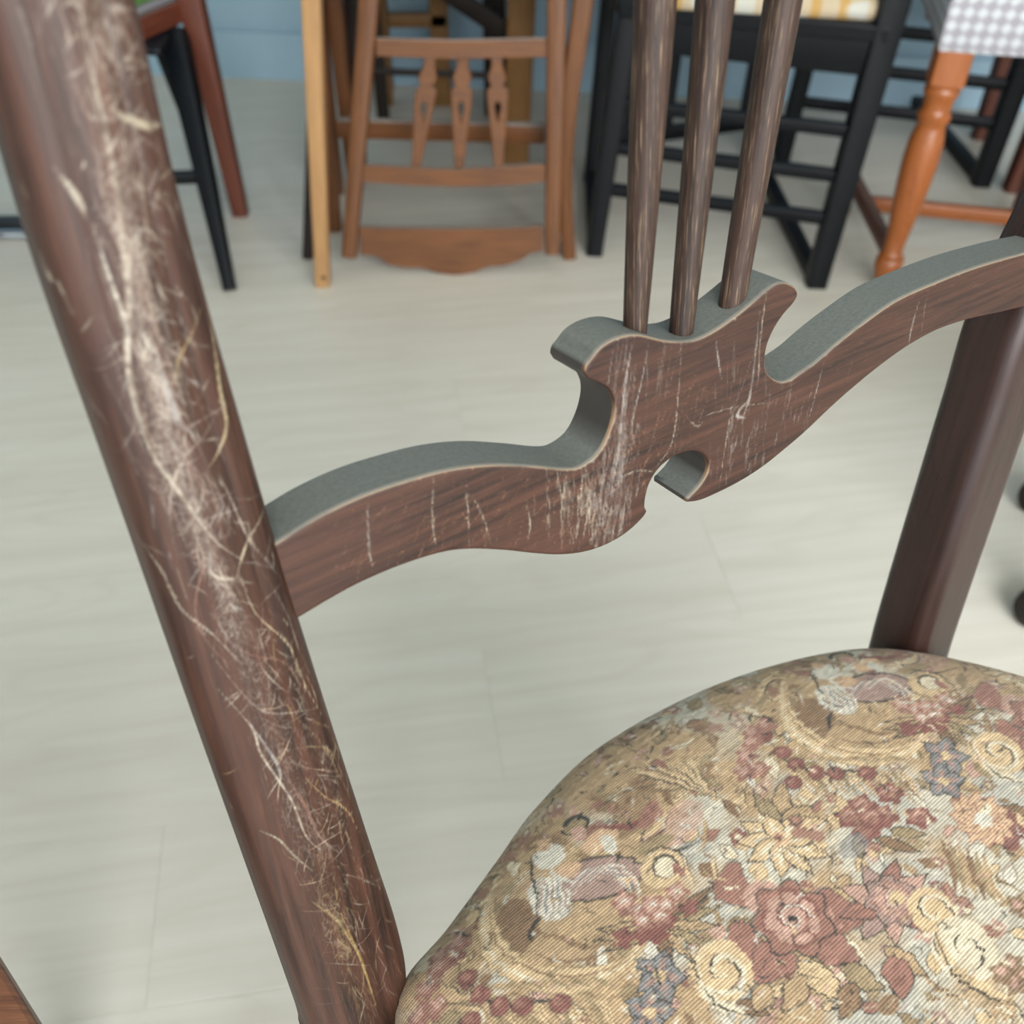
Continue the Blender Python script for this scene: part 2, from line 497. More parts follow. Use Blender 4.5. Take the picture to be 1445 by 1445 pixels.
# fine hair-like scratches crossing the band
for i in range(240):   # broad pale veil over the rubbed band, widest near the top
    v = random.uniform(-60, 700)
    x = band_at(max(v, -30)) + random.gauss(-6, np.interp(v, [0, 300, 700], [40, 32, 22]))
    L = random.uniform(50, 150); an = math.atan2(1.0, 0.30) + random.gauss(0, 0.10)
    sc([(x, v), (x + L * math.cos(an), v + L * math.sin(an))], random.uniform(6, 16), random.choice([(150, 136, 126), (138, 110, 96), (160, 150, 138)]), random.uniform(0.08, 0.2), False, 0.5)
for i in range(420):
    v = random.uniform(-20, 1400)
    x = band_at(v) + random.gauss(12, 34 if v > 600 else 26)
    if v > 850: x += random.uniform(0, 40)
    L = random.uniform(14, 62); an = math.atan2(1.0, 0.33) + random.gauss(0.0, 0.85); cu = random.uniform(-0.7, 0.7)
    pts = [(x, v)]
    for s_ in range(4):
        x += L / 4 * math.cos(an); v += L / 4 * math.sin(an); an += cu / 4; pts.append((x, v))
    sc(pts, random.uniform(0.9, 2.0), random.choice([PALE, PALE2, GREY] if v < 900 else [PALE, PALE2, YEL, PINK, (176, 150, 128)]), random.uniform(0.25, 0.65))
for i in range(2600):   # crust of fine pale flecks inside the rubbed band
    v = random.uniform(250, 1330)
    w_ = np.interp(v, [250, 600, 800, 1000, 1200, 1330], [26, 24, 16, 30, 30, 16])
    if random.random() < 0.35 and 880 < v < 1250: x = band_at(v) + random.uniform(10, 85)
    else: x = band_at(v) + random.gauss(-4, w_ * 0.55)
    L = random.uniform(3, 13); an = random.uniform(0, 3.14)
    sc([(x, v), (x + L * math.cos(an), v + L * math.sin(an))], random.uniform(0.9, 2.6), random.choice([PALE, GREY, PALE2, PALE] if v < 1150 else [YEL, PALE2, PALE, YEL]), random.uniform(0.2, 0.6), False)
# the long distinct scratches
for pts, wpx, c_, al in [
    ([(100, -10), (118, 90), (140, 180), (158, 300), (172, 420), (170, 480), (183, 560), (205, 610), (225, 640)], 8, PALE, .45),
    ([(128, 330), (150, 395), (170, 455), (172, 520)], 6, (168, 160, 146), .7),
    ([(172, 520), (190, 590), (214, 640), (250, 690), (290, 745), (330, 775)], 5, PALE, .75),
    ([(205, 470), (225, 540), (240, 580), (262, 600)], 12, GREY, .6),
    ([(288, 380), (297, 460), (304, 540), (312, 590), (300, 625), (284, 645)], 6, (150, 134, 106), .8),
    ([(278, 430), (258, 470), (240, 500), (236, 530)], 5, YEL, .8),
    ([(300, 570), (280, 600), (250, 630), (232, 690), (238, 760)], 3, PALE2, .8),
    ([(220, 600), (250, 590), (300, 570), (312, 560)], 2.5, PALE2, .7),
    ([(298, 655), (320, 700), (335, 735), (350, 760), (372, 785)], 4, PALE2, .9),
    ([(370, 716), (345, 745), (330, 775), (322, 800)], 5, (152, 140, 118), .85),
    ([(322, 800), (300, 800), (285, 790)], 5, PALE, .7),
    ([(195, 760), (225, 800), (250, 850), (290, 880), (330, 920)], 3, PALE, .9),
    ([(232, 820), (245, 835)], 4, (150, 134, 106), .8),
    ([(248, 775), (275, 780), (268, 850), (290, 900), (340, 940)], 4, PINK, .8),
    ([(290, 910), (330, 960), (360, 985), (400, 990), (440, 990)], 3, PALE2, .8),
    ([(300, 880), (340, 905), (390, 920), (410, 945), (440, 985)], 3.5, PINK, .8),
    ([(330, 800), (350, 850), (400, 900), (420, 950), (448, 1000)], 2, (190, 170, 140), .8),
    ([(345, 770), (395, 850), (415, 905), (440, 960)], 1.8, PALE2, .7),
    ([(300, 960), (345, 1010), (360, 1050), (400, 1110), (420, 1160), (440, 1180)], 4, PALE, .85),
    ([(340, 1000), (380, 1060), (385, 1090)], 5, GREY, .7),
    ([(360, 1160), (385, 1170), (405, 1190), (430, 1210)], 5, (150, 144, 124), .7),
    ([(395, 1080), (420, 1120), (438, 1160)], 6, PINK, .8),
    ([(410, 1000), (440, 1030), (470, 1080), (490, 1120)], 2, YEL, .8),
    ([(395, 1040), (430, 1040), (460, 1050), (480, 1090)], 2, YEL, .7),
    ([(420, 1080), (450, 1110), (480, 1130), (498, 1160)], 2, (176, 146, 100), .8),
    ([(283, 1020), (300, 1075), (320, 1130)], 3, (186, 158, 128), .8),
    ([(323, 1135), (330, 1145)], 7, (186, 158, 128), .9),
    ([(190, 795), (212, 840)], 6, (186, 170, 150), .8), ([(38, 320), (60, 375), (75, 400)], 8, PALE, .8), ([(80, 395), (100, 440)], 8, PALE, .8),
    ([(58, 425), (82, 470)], 7, (200, 190, 150), .85), ([(0, 230), (22, 290)], 6, (190, 180, 130), .7), ([(30, 262), (40, 280)], 6, PALE, .7),
    ([(105, 520), (130, 570), (150, 595)], 3.5, PALE2, .7), ([(70, 230), (100, 270), (112, 300)], 9, PALE, .5),
    ([(150, 150), (190, 170), (228, 176)], 11, (146, 136, 116), .55), ([(218, 248), (245, 235)], 9, (146, 136, 116), .6),
    ([(430, 1255), (465, 1280), (490, 1320)], 6, YEL, .7), ([(470, 1270), (500, 1340), (520, 1400)], 5, (160, 134, 84), .6)]:
    sc(pts, wpx, c_, al)
# chips along the left edge of the stile
for i in range(46):
    v = random.uniform(450, 1400); x = float(np.interp(v, [330, 530, 745, 900, 1100, 1310, 1445], [32, 103, 178, 228, 303, 373, 420])) + random.uniform(4, 14)
    L = random.uniform(4, 18)
    sc([(x, v), (x + L * 0.33, v + L)], random.uniform(2, 4), (190, 166, 136), random.uniform(.4, .8), False)
# scratches on the rail: many near-vertical strokes in clusters
def cluster(xc, yc, sx, sy, n, L, wpx, colr, al, lean=0.1):
    for i in range(n):
        x = random.gauss(xc, sx); v = random.gauss(yc, sy); l = random.uniform(*L); k = lean + random.gauss(0, 0.08)
        pts = [(x + k * l / 2, v - l / 2), (x + random.uniform(-2, 2), v), (x - k * l / 2, v + l / 2)]
        sc(pts, random.uniform(*wpx) * 0.75, colr, random.uniform(al * 0.3, al * 0.75))
cluster(815, 715, 22, 24, 70, (18, 60), (1.2, 2.6), PALE, .75, 0.05)
cluster(858, 705, 18, 38, 100, (20, 70), (1.5, 4), GREY, .6, 0.1)
cluster(882, 600, 12, 55, 60, (30, 110), (1.3, 3.5), GREY, .6, 0.12)
cluster(855, 740, 16, 14, 50, (10, 36), (1.5, 3.2), PALE, .6, 0.2)
cluster(1045, 590, 20, 50, 36, (20, 80), (1.3, 3.4), GREY, .55, 0.12)
cluster(1050, 640, 22, 18, 30, (12, 40), (2, 5), GREY, .6, 0.15)
cluster(1120, 590, 14, 20, 26, (12, 40), (2, 4), GREY, .45, 0.2)
cluster(920, 560, 30, 50, 24, (30, 90), (1, 2), PALE2, .5, 0.15)
for i in range(420):   # tiny golden hatch scratches on the lower left arm
    x = random.uniform(470, 1000); v = float(np.interp(x, [400, 520, 640, 800, 1000], [815, 760, 720, 715, 560])) + random.gauss(0, 34)
    l = random.uniform(6, 22); an = R(115) + random.gauss(0, 0.3)
    sc([(x, v), (x + l * math.cos(an), v + l * math.sin(an))], random.uniform(0.9, 1.6), (166, 120, 86), random.uniform(.25, .6), False)
for i in range(500):
    x = random.uniform(850, 1420); v = float(np.interp(x, [850, 1000, 1200, 1430], [620, 570, 520, 400])) + random.gauss(0, 45)
    l = random.uniform(5, 16); an = R(-25) + random.gauss(0, 0.35)
    sc([(x, v), (x + l * math.cos(an), v + l * math.sin(an))], random.uniform(0.9, 1.8), (140, 96, 80), random.uniform(.15, .45), False)
for pts, wpx in [([(612, 674), (610, 720), (613, 755), (618, 777)], 3), ([(519, 712), (520, 760), (525, 803)], 4), ([(656, 670), (660, 710), (662, 770)], 2.2),
                 ([(664, 697), (682, 730), (692, 768)], 2.2), ([(742, 705), (748, 740), (744, 765)], 3), ([(800, 665), (792, 720), (794, 775)], 2.4),
                 ([(893, 478), (880, 560), (872, 640), (862, 700)], 5), ([(916, 480), (905, 540), (892, 600), (895, 625)], 3.5), ([(962, 482), (957, 560), (948, 625), (925, 660)], 2.2),
                 ([(1010, 480), (1014, 510), (1018, 535)], 4), ([(1038, 450), (1036, 540)], 2.4), ([(1072, 440), (1066, 500), (1058, 560), (1048, 590)], 5),
                 ([(1083, 405), (1074, 470), (1068, 560)], 3), ([(1033, 570), (1025, 620), (1018, 665)], 2.4), ([(1060, 560), (1040, 585), (1052, 590)], 8),
                 ([(880, 672), (900, 664), (925, 666)], 2.2), ([(990, 588), (1035, 575), (1090, 568)], 1.6), ([(1163, 510), (1150, 560), (1140, 595)], 3.4),
                 ([(1297, 425), (1287, 460), (1282, 487)], 4.5), ([(1306, 425), (1300, 468)], 3), ([(1195, 535), (1202, 512)], 2.5), ([(970, 590), (984, 602), (992, 594)], 2.4)]:
    sc(pts, wpx, GREY if wpx > 3 else PALE, .8)

def fract(shape, cell, seed):
    g = np.random.default_rng(seed); out = np.zeros(shape, np.float32); amp = 1.0; tot = 0.0
    for o_k in range(3):
        n0, n1 = int(shape[0] / cell) + 3, int(shape[1] / cell) + 3
        t_ = g.random((n0, n1)); ii = np.arange(shape[0]) / cell; jj = np.arange(shape[1]) / cell
        i0_ = ii.astype(int); j0_ = jj.astype(int); fi = (ii - i0_)[:, None]; fj = (jj - j0_)[None]
        out += amp * ((t_[i0_][:, j0_] * (1 - fj) + t_[i0_][:, j0_ + 1] * fj) * (1 - fi) + (t_[i0_ + 1][:, j0_] * (1 - fj) + t_[i0_ + 1][:, j0_ + 1] * fj) * fi)
        tot += amp; amp *= 0.6; cell = max(1.5, cell / 2.3)
    return out / tot
cv.im[..., 3] *= np.clip((fract(cv.im.shape[:2], 9, 4) - 0.25) / 0.3, 0.4, 1.0)

def set_marks(o, rgba):
    at = o.data.color_attributes.new('mark', 'FLOAT_COLOR', 'POINT')
    at.data.foreach_set('color', rgba.astype(np.float32).ravel())
def plane_marks(o, extra=None):
    me = o.data; n = len(me.vertices)
    co = np.empty(n * 3); me.vertices.foreach_get('co', co); co = co.reshape(-1, 3) + np.array(o.parent.location)
    no = np.empty(n * 3, np.float32); me.vertices.foreach_get('normal', no); no = no.reshape(-1, 3)
    q_ = co - np.array(A)
    m = cv.sample(q_ @ np.array(U), q_ @ np.array(D)).astype(np.float32)
    m[:, 3] *= np.clip((no @ np.array(FN) - 0.1) / 0.4, 0, 1)
    if extra is not None: m = extra(m, co, no)
    set_marks(o, m)

# --- left stile (front face follows the surveyed edges)
ledge = [pl(*p) for p in [(-66, 0), (-8, 200), (50, 400), (122, 600), (193, 800), (262, 1000), (333, 1200), (372, 1310), (420, 1445), (440, 1500)]]
redge = [pl(*p) for p in [(198, 0), (238, 200), (288, 400), (345, 600), (402, 800), (464, 1000), (528, 1200), (565, 1310), (580, 1385), (568, 1445), (575, 1500)]]
ld = sorted([(d, a) for a, d in ledge]); rd = sorted([(d, a) for a, d in redge])
def edge_at(tab, d): return float(np.interp(d, [t[0] for t in tab], [t[1] for t in tab]))
T_ST = 0.038
d_lo, d_hi = -0.03, 0.47
path, secs = [], []
nrow = 820
for i in range(nrow):
    d = d_lo + (d_hi - d_lo) * i / (nrow - 1)
    a0, a1 = edge_at(ld, d), edge_at(rd, d)
    wv_ = (a1 - a0) * 0.93
    path.append(P3(a1 - wv_ / 2, d, T_ST / 2 - 0.006))
    secs.append((wv_, T_ST))
wm = np.convolve(np.pad([s[0] for s in secs], 40, mode='edge'), np.ones(81) / 81, 'valid')
pa = np.array([tuple(p) for p in path])
pas = np.stack([np.convolve(np.pad(pa[:, k], 40, mode='reflect', reflect_type='odd'), np.ones(81) / 81, 'valid') for k in range(3)], 1)
NF = 84
def dense_sec(w_, t_, r_=0.011):
    s_ = rrect(w_, t_, r_, 22)
    # replace straight front run by NF points, slightly crowned
    out = []
    n = 22
    out = s_[:1 + 2 * (n + 1)]
    x0_, x1_ = -(w_ / 2 - r_), (w_ / 2 - r_)
    for i in range(1, NF):
        f = i / NF; out.append((x0_ + (x1_ - x0_) * f, -t_ / 2 - 0.0025 * math.sin(math.pi * f)))
    return out + s_[1 + 2 * (n + 1):]
mb = MB()
mb.sweep([Vector(p) for p in pas], [dense_sec(float(w_), T_ST) for w_ in wm], FN)
st_l = mb.build('stile', M_chair, chair)
plane_marks(st_l)
# upper, out-of-view end of the stile and the rear leg below the seat
top_l, bot_l = Vector(pas[-1]), Vector(pas[0])
tl_dir = (Vector(pas[-1]) - Vector(pas[-200])).normalized()
mb = MB(); s_ = rrect(float(wm[-1]), T_ST, 0.011, 6)
mb.sweep([top_l, top_l + tl_dir * 0.03, top_l + tl_dir * 0.07], [s_, s_, rrect(float(wm[-1]) * 0.9, T_ST * 0.9, 0.011, 6)], FN)
st_l_top = mb.build('stile_top', M_post, chair)
def rear_leg(p, w_):
    mb = MB()
    f = Vector((p.x, p.y, 0)) + NB * 0.07
    pts = [p + Vector((0, 0, 0.004)), p + (Vector((p.x, p.y, 0.22)) - p) * 0.9 + NB * 0.006, f]
    mb.sweep(pts, [rrect(w_, T_ST, 0.01, 6), rrect(w_ * 0.9, 0.034, 0.01, 6), rrect(w_ * 0.7, 0.03, 0.008, 6)], FN)
    return mb.build('rear_leg', M_post, chair)
rear_leg(bot_l, float(wm[0]))

# --- right stile
rc = [pl(*p) for p in [(1313, 930), (1322, 900), (1350, 815), (1392, 690), (1430, 578), (1478, 440)]]
a_last, d_last = rc[-1]
rc2 = rc + [(a_last + 0.042, d_last + 0.08), (a_last + 0.066, d_last + 0.17), (a_last + 0.070, d_last + 0.28)]
slope0 = (rc[1][0] - rc[0][0]) / (rc[1][1] - rc[0][1])
rc2 = [(rc[0][0] - slope0 * 0.03, rc[0][1] - 0.03)] + rc2
rc_s = catmull(rc2, 10)
TR, WR = 0.040, 0.044
mb = MB()
mb.sweep([P3(a, d, TR / 2 - 0.003) for a, d in rc_s], [rrect(WR, TR, 0.010, 10, 0.002) for _ in rc_s], FN)
st_r = mb.build('stile', M_post, chair)
n_ = len(st_r.data.vertices); mk = np.zeros((n_, 4)); set_marks(st_r, mk)
rear_leg(P3(*rc_s[0], TR / 2), WR)
for o in (st_l_top,): set_marks(o, np.zeros((len(o.data.vertices), 4)))

# --- carved lower back rail
top_px = [(345, 792), (391.8, 765.5), (453, 728), (517, 698), (584, 676), (640, 662), (696, 656), (752, 658), (801, 662), (823, 657), (846, 638), (862, 605), (868, 573), (861, 551), (846, 541), (830, 534.5)]
horn_l = [(825, 526), (827, 516), (834, 507), (849, 489), (872, 476.5), (900, 472), (937, 480), (963, 482), (985, 478.5), (1010, 466), (1036, 448), (1061, 428), (1084, 408.5), (1099, 399.5), (1112, 399)]
horn_r = [(1123, 405), (1127, 415), (1120, 429), (1106, 445), (1092, 467), (1083, 490), (1080.5, 512), (1085, 528), (1099, 538), (1114, 537), (1131, 526), (1154, 510), (1185, 483), (1221, 455), (1266, 424), (1319, 400), (1376, 378), (1445, 358), (1500, 346)]
bot_px = [(1470, 427), (1411, 441.5), (1389, 446), (1354, 455), (1319, 468), (1283, 488), (1248, 512.6), (1212, 541.5), (1177, 572), (1137, 610), (1106, 636.5), (1075, 661), (1040, 683), (1001, 702), (984, 708), (970, 709.5)]
key_px = [(970, 704), (976, 698), (988, 685), (998, 668), (1000, 653), (993, 641.5), (979, 637), (960, 641), (944, 650), (928, 665), (917, 684), (912, 703), (911, 716)]
bot2_px = [(914, 721), (909, 730), (893, 746), (874, 760), (848, 773), (820, 781), (788, 784), (752, 782), (715, 778), (670, 776), (633, 779), (592, 790), (547, 806.6), (502, 827), (461, 849.6), (423.5, 872), (375, 900)]
outl = []
for seg in (top_px, horn_l, horn_r, bot_px, key_px, bot2_px):
    outl += [tuple(x) for x in catmull([pl(*p) for p in seg], 6)]
# resample evenly
def resample(P, step):
    P = [np.array(p) for p in P] + [np.array(P[0])]
    L = np.concatenate([[0], np.cumsum([np.linalg.norm(P[i + 1] - P[i]) for i in range(len(P) - 1)])])
    n = int(L[-1] / step); s_ = np.arange(n) * L[-1] / n
    Q = np.array(P)
    return np.stack([np.interp(s_, L, Q[:, 0]), np.interp(s_, L, Q[:, 1])], 1)
O = resample(outl, 0.0011)
if np.sum(O[:, 0] * np.roll(O[:, 1], -1) - np.roll(O[:, 0], -1) * O[:, 1]) < 0: O = O[::-1]
tn = np.roll(O, -2, 0) - np.roll(O, 2, 0); tn /= np.linalg.norm(tn, axis=1)[:, None] + 1e-9
inn = np.stack([-tn[:, 1], tn[:, 0]], 1)      # inward normal of a ccw outline
T_R = 0.0255
BV = 0.0013
I1 = O + inn * BV
def inside(P, poly):
    x, y = P[:, 0], P[:, 1]; r_ = np.zeros(len(P), bool)
    xj, yj = poly[-1]
    for xi, yi in poly:
        c_ = ((yi > y) != (yj > y)) & (x < (xj - xi) * (y - yi) / (yj - yi + 1e-15) + xi)
        r_ ^= c_; xj, yj = xi, yi
    return r_
G = 0.00085
gx, gy = np.meshgrid(np.arange(O[:, 0].min(), O[:, 0].max(), G), np.arange(O[:, 1].min(), O[:, 1].max(), G))
gp = np.stack([gx.ravel(), gy.ravel()], 1) + rng.normal(0, G * 0.12, (gx.size, 2))
gp = gp[inside(gp, I1[::3])]
# keep away from the border
keep = np.ones(len(gp), bool)
for k in range(0, len(gp), 4000):
    dd = np.min(((gp[k:k + 4000, None, :] - I1[None, ::2, :]) ** 2).sum(2), 1)
    keep[k:k + 4000] = dd > (G * 0.8) ** 2
gp = gp[keep]
allp = [Vector(p) for p in np.concatenate([I1, gp])]
nO = len(O)
vv, ee, ff, ov, _, _ = delaunay_2d_cdt(allp, [(i, (i + 1) % nO) for i in range(nO)], [], 1, 1e-6, True)
capv = np.array([tuple(v) for v in vv])
ftri = np.array([tuple(f)[:3] for f in ff])
okf = inside(capv[ftri].mean(1), I1)
cap_f = [tuple(int(i) for i in f) for f in ftri[okf]]
# map input ring vertices to output ids
ring_id = [-1] * nO
for i, src in enumerate(ov):
    for s_i in src:
        if s_i < nO: ring_id[s_i] = i
mb = MB()
def addp(p, back): return mb.vert(P3(float(p[0]), float(p[1]), back), (float(p[0]) + 3, float(p[1]) * 1.0 + 5))
cap_ids = [addp(p, 0.0) for p in capv]
for f in cap_f: mb.f.append(tuple(cap_ids[i] for i in f))
rings = []
front_ring = [cap_ids[r_] if r_ >= 0 else cap_ids[0] for r_ in ring_id]
ncap = len(mb.v)
layers = [(BV * 0.3, 0.0004), (0.0, BV), (0.0, BV * 1.9), (0.0, T_R * 0.33), (0.0, T_R * 0.66), (0.0, T_R - BV), (BV, T_R)]
prev = front_ring
mb_start_side = len(mb.v)
for off, bk_ in layers:
    Q = O + inn * off
    ids = [mb.vert(P3(float(p[0]), float(p[1]), bk_), (float(k) * 0.0011 + 1.3, bk_ + 2)) for k, p in enumerate(Q)]
    for i in range(nO):
        j = (i + 1) % nO
        mb.f.append((prev[i], prev[j], ids[j], ids[i]))
    prev = ids
mb.f.append(tuple(prev))
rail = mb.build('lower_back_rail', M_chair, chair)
def rail_extra(m, co, no):
    # worn pale arris along the upper front edge
    n0 = ncap
    for k, (st, cnt, al) in enumerate([(n0, nO, 0.8), (n0 + nO, nO, 0.7)]):
        up_ = np.clip((-inn[:, 1] * 1.0 + 0.15) / 0.5, 0, 1)
        nz = np.convolve(rng.random(nO + 18), np.ones(19) / 19, 'valid')
        aa = al * up_ * np.clip((nz - 0.36) / 0.16, 0.25, 1)
        m[st:st + cnt, :3] = lin((150, 122, 94))[:3]; m[st:st + cnt, 3] = aa
    # flat dark grey tint over the cut sides
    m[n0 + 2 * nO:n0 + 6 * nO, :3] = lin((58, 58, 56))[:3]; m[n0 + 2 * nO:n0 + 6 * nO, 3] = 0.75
    return m
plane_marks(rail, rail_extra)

# --- three tapering spindles
for (bx, by, bw), (tx, ty, tw) in [((896, 466, 34), (924.5, 0, 62)), ((960.5, 474, 34), (1009, 0, 57)), ((1031, 436, 37), (1105, 0, 55))]:
    b0 = pl(bx, by, 0.010); t0_ = pl(tx, ty, 0.010)
    p0, p1 = P3(*b0, 0.010), P3(*t0_, 0.010)
    dep = lambda p: p.y * _c - (p.z - CAM_H) * _s
    r0, r1 = bw / FPX * dep(p0) / 2, tw / FPX * dep(p1) / 2
    dv = p1 - p0
    pth, rad = [], []
    tmax = ((top_l + tl_dir * 0.035).z + 0.02 - p0.z) / dv.z
    for i in range(-1, 26):
        t = i / 25.0 * tmax
        if t < 0: t = -0.012
        pth.append(p0 + dv * t); rad.append(r0 + (r1 - r0) * max(0, min(t, 1.12)) ** 0.9)
    MB().tube(pth, rad, 28, FN).build('spindle', M_spindle, chair)
    spindle_top = pth[-1]

# --- crest rail above the view
cl, cr = top_l + tl_dir * 0.035, P3(*rc_s[-1], TR / 2)
cr = cr + (D * ((cl.z + 0.0 - cr.z) / D.z))
mb = MB()
pth = [cl + (cr - cl) * t + D * (0.035 * math.sin(math.pi * t)) for t in [i / 20 for i in range(21)]]
mb.sweep(pth, [rrect(0.030, 0.07, 0.008, 4)] * 21, D)
crest = mb.build('crest_rail', M_post, chair)
mb = MB(); pr = P3(*rc_s[-1], TR / 2 - 0.003)
mb.sweep([pr, cr + D * 0.03], [rrect(WR, TR, 0.01, 6)] * 2, FN)
mb.build('stile_top', M_post, chair)

# --- seat: upholstered pad with woven tapestry print
SM = Vector((0.10, 0.32, 0)); SF = Vector((U.y, -U.x, 0))
def sxy(u, v, z=0.464):
    p = atz(u, v, z) - SM
    return (p.x * U.x + p.y * U.y, p.x * SF.x + p.y * SF.y)
so = catmull([(-.188, .0035), (-.203, .030), (-.235, .085), (-.252, .16), (-.248, .26), (-.215, .345), (-.12, .402), (0, .418), (.12, .402), (.215, .345), (.258, .26), (.268, .16), (.256, .09),
              (.236, .046), (.188, -.0095), (.138, -.036), (.063, -.0535), (-.018, -.056), (-.075, -.043), (-.114, -.0265), (-.155, -.009)], 12, True)
so = np.array(so)
ctr = np.array([0.0, 0.17])
ang = np.arctan2(so[:, 1] - ctr[1], so[:, 0] - ctr[0]); rad_ = np.hypot(so[:, 0] - ctr[0], so[:, 1] - ctr[1])
o_ = np.argsort(ang); ang, rad_ = ang[o_], rad_[o_]
NS, NR = 1300, 270
th = -math.pi + 2 * math.pi * np.arange(NS) / NS
rr_ = np.interp(th, np.concatenate([ang - 2 * math.pi, ang, ang + 2 * math.pi]), np.tile(rad_, 3))

tp = Canvas(-0.30, 0.31, -0.09, 0.44, 0.0006, (0, 0, 0, 1))
C = dict(cream=(196, 170, 135), light=(209, 194, 168), pale=(186, 177, 160), tan=(172, 146, 115), brown=(132, 107, 85), dk=(62, 62, 60), rose=(146, 108, 96),
         lrose=(180, 145, 130), mar=(126, 86, 79), blue=(128, 125, 124), olive=(150, 131, 103), peach=(194, 161, 131), white=(200, 192, 177), mauve=(156, 130, 120))
# ground: tan towards the back, pale towards the front, in soft patches
X, Y = np.meshgrid(np.linspace(0, 1, tp.w), np.linspace(0, 1, tp.h))
def soft(n, seed):
    g = np.random.default_rng(seed).random((n, n))
    ii = X * (n - 1.001); jj = Y * (n - 1.001); i0 = ii.astype(int); j0 = jj.astype(int); fi = ii - i0; fj = jj - j0
    fi = fi * fi * (3 - 2 * fi); fj = fj * fj * (3 - 2 * fj)
    return (g[j0, i0] * (1 - fi) + g[j0, i0 + 1] * fi) * (1 - fj) + (g[j0 + 1, i0] * (1 - fi) + g[j0 + 1, i0 + 1] * fi) * fj
gsel = soft(14, 3) * 0.6 + soft(30, 5) * 0.4
aX = tp.x0 + X * (tp.w * tp.px); aY = tp.y0 + Y * (tp.h * tp.px)
front_ = np.clip((aY - 0.03) / 0.10, 0, 1) * 0.5 + np.clip((aX + 0.12) / 0.2, 0, 1) * 0.3
sel = np.clip((gsel + front_ * 0.5 - 0.62) / 0.18, 0, 1)[..., None]
tp.im[..., :3] = np.array(lin(C['tan'])[:3]) * (1 - sel) + np.array(lin(C['pale'])[:3]) * sel
m2 = np.clip((soft(22, 9) - 0.6) / 0.1, 0, 1)[..., None] * 0.7
tp.im[..., :3] = tp.im[..., :3] * (1 - m2) + np.array(lin((168, 164, 154))[:3]) * m2 * sel + tp.im[..., :3] * m2 * (1 - sel)
PXM = 0.00037
T1 = np.array(sxy(1310, 965)) - np.array(sxy(936, 1234))
T2 = np.array([T1[1], -T1[0]]) * 0.0 + np.array([0.20, 0.17])
class Tile:
    def __init__(s, off): s.o = off
    def p(s, u, v):
        a, b_ = sxy(u, v); return (a + s.o[0], b_ + s.o[1])
    def st(s, pts, wpx, c_, al=1.0, taper=True):
        tp.stroke([tuple(q_) for q_ in catmull([s.p(*p) for p in pts], 6)], wpx * PXM, C[c_], al, taper)
    def el(s, u, v, r1, r2, deg, c_, al=1.0, lobes=0, amp=0.0):
        a, b_ = s.p(u, v); tp.ell(a, b_, r1 * PXM, r2 * PXM, R(deg), C[c_], al, lobes, amp, u)
    def lf(s, u0, v0, u1, v1, wpx, c_, out='dk', vein=None):
        a, b_ = s.p(u0, v0); a1, b1 = s.p(u1, v1)
        tp.leaf(a, b_, math.hypot(a1 - a, b1 - b_), wpx * PXM, math.atan2(b1 - b_, a1 - a), C[c_], C[out] if out else None, C[vein] if vein else None)
    def flower(s, u, v, r, n, c_, c2, cc='cream', rot=0.0, out='dk'):
        a, b_ = s.p(u, v); r *= PXM
        for k in range(n):
            g = rot + 2 * math.pi * k / n
            tp.leaf(a, b_, r, r * 0.36, g, C[c_], C[out] if out else None)
            tp.leaf(a, b_, r * 0.8, r * 0.16, g, C[c2])
        tp.ell(a, b_, r * 0.22, r * 0.22, 0, C[cc])
    def rose(s, u, v, r, c1='rose', c2='lrose', c3='mar'):
        a, b_ = s.p(u, v); r *= PXM
        tp.ell(a, b_, r * 1.08, r * 1.02, 0, C['dk'], 0.8, 7, 0.12); tp.ell(a, b_, r, r * 0.95, 0, C[c1], 1, 7, 0.12)
        for k in range(7):
            g = k * 0.9; q_ = r * 0.62
            tp.ell(a + q_ * math.cos(g), b_ + q_ * math.sin(g), r * 0.34, r * 0.24, g + 1.57, C[c1 if k % 2 else c3], 0.8)
            tp.ell(a + q_ * 0.95 * math.cos(g), b_ + q_ * 0.95 * math.sin(g), r * 0.26, r * 0.14, g + 1.57, C[c2], 0.9)
        tp.ell(a - r * .08, b_ - r * .08, r * 0.5, r * 0.46, 0, C[c2])
        sp_ = [(a + r * (0.08 + 0.055 * k) * math.cos(k * 0.85), b_ + r * (0.08 + 0.055 * k) * math.sin(k * 0.85)) for k in range(9)]
        tp.stroke(sp_, r * 0.10, C[c3], 1, False)
        tp.stroke([(x + r * .05, y + r * .04) for x, y in sp_], r * 0.05, C['white'], 0.9, False)
        tp.ell(a, b_, r * 0.1, r * 0.1, 0, C['dk'])
    def spiral(s, u, v, r, c_='cream', turns=1.6, rot=0.0):
        a, b_ = s.p(u, v); r *= PXM
        q_ = [(a + r * (0.18 + 0.82 * t) * math.cos(rot + turns * 6.283 * t), b_ + r * (0.18 + 0.82 * t) * math.sin(rot + turns * 6.283 * t)) for t in [i / 26 for i in range(27)]]
        tp.ell(a, b_, r * 1.05, r, 0, C[c_], 1.0)
        tp.stroke(q_, r * 0.14, C['dk'], 0.9)
        tp.stroke([(x + r * 0.1, y + r * 0.06) for x, y in q_], r * 0.16, C['light'], 0.9)
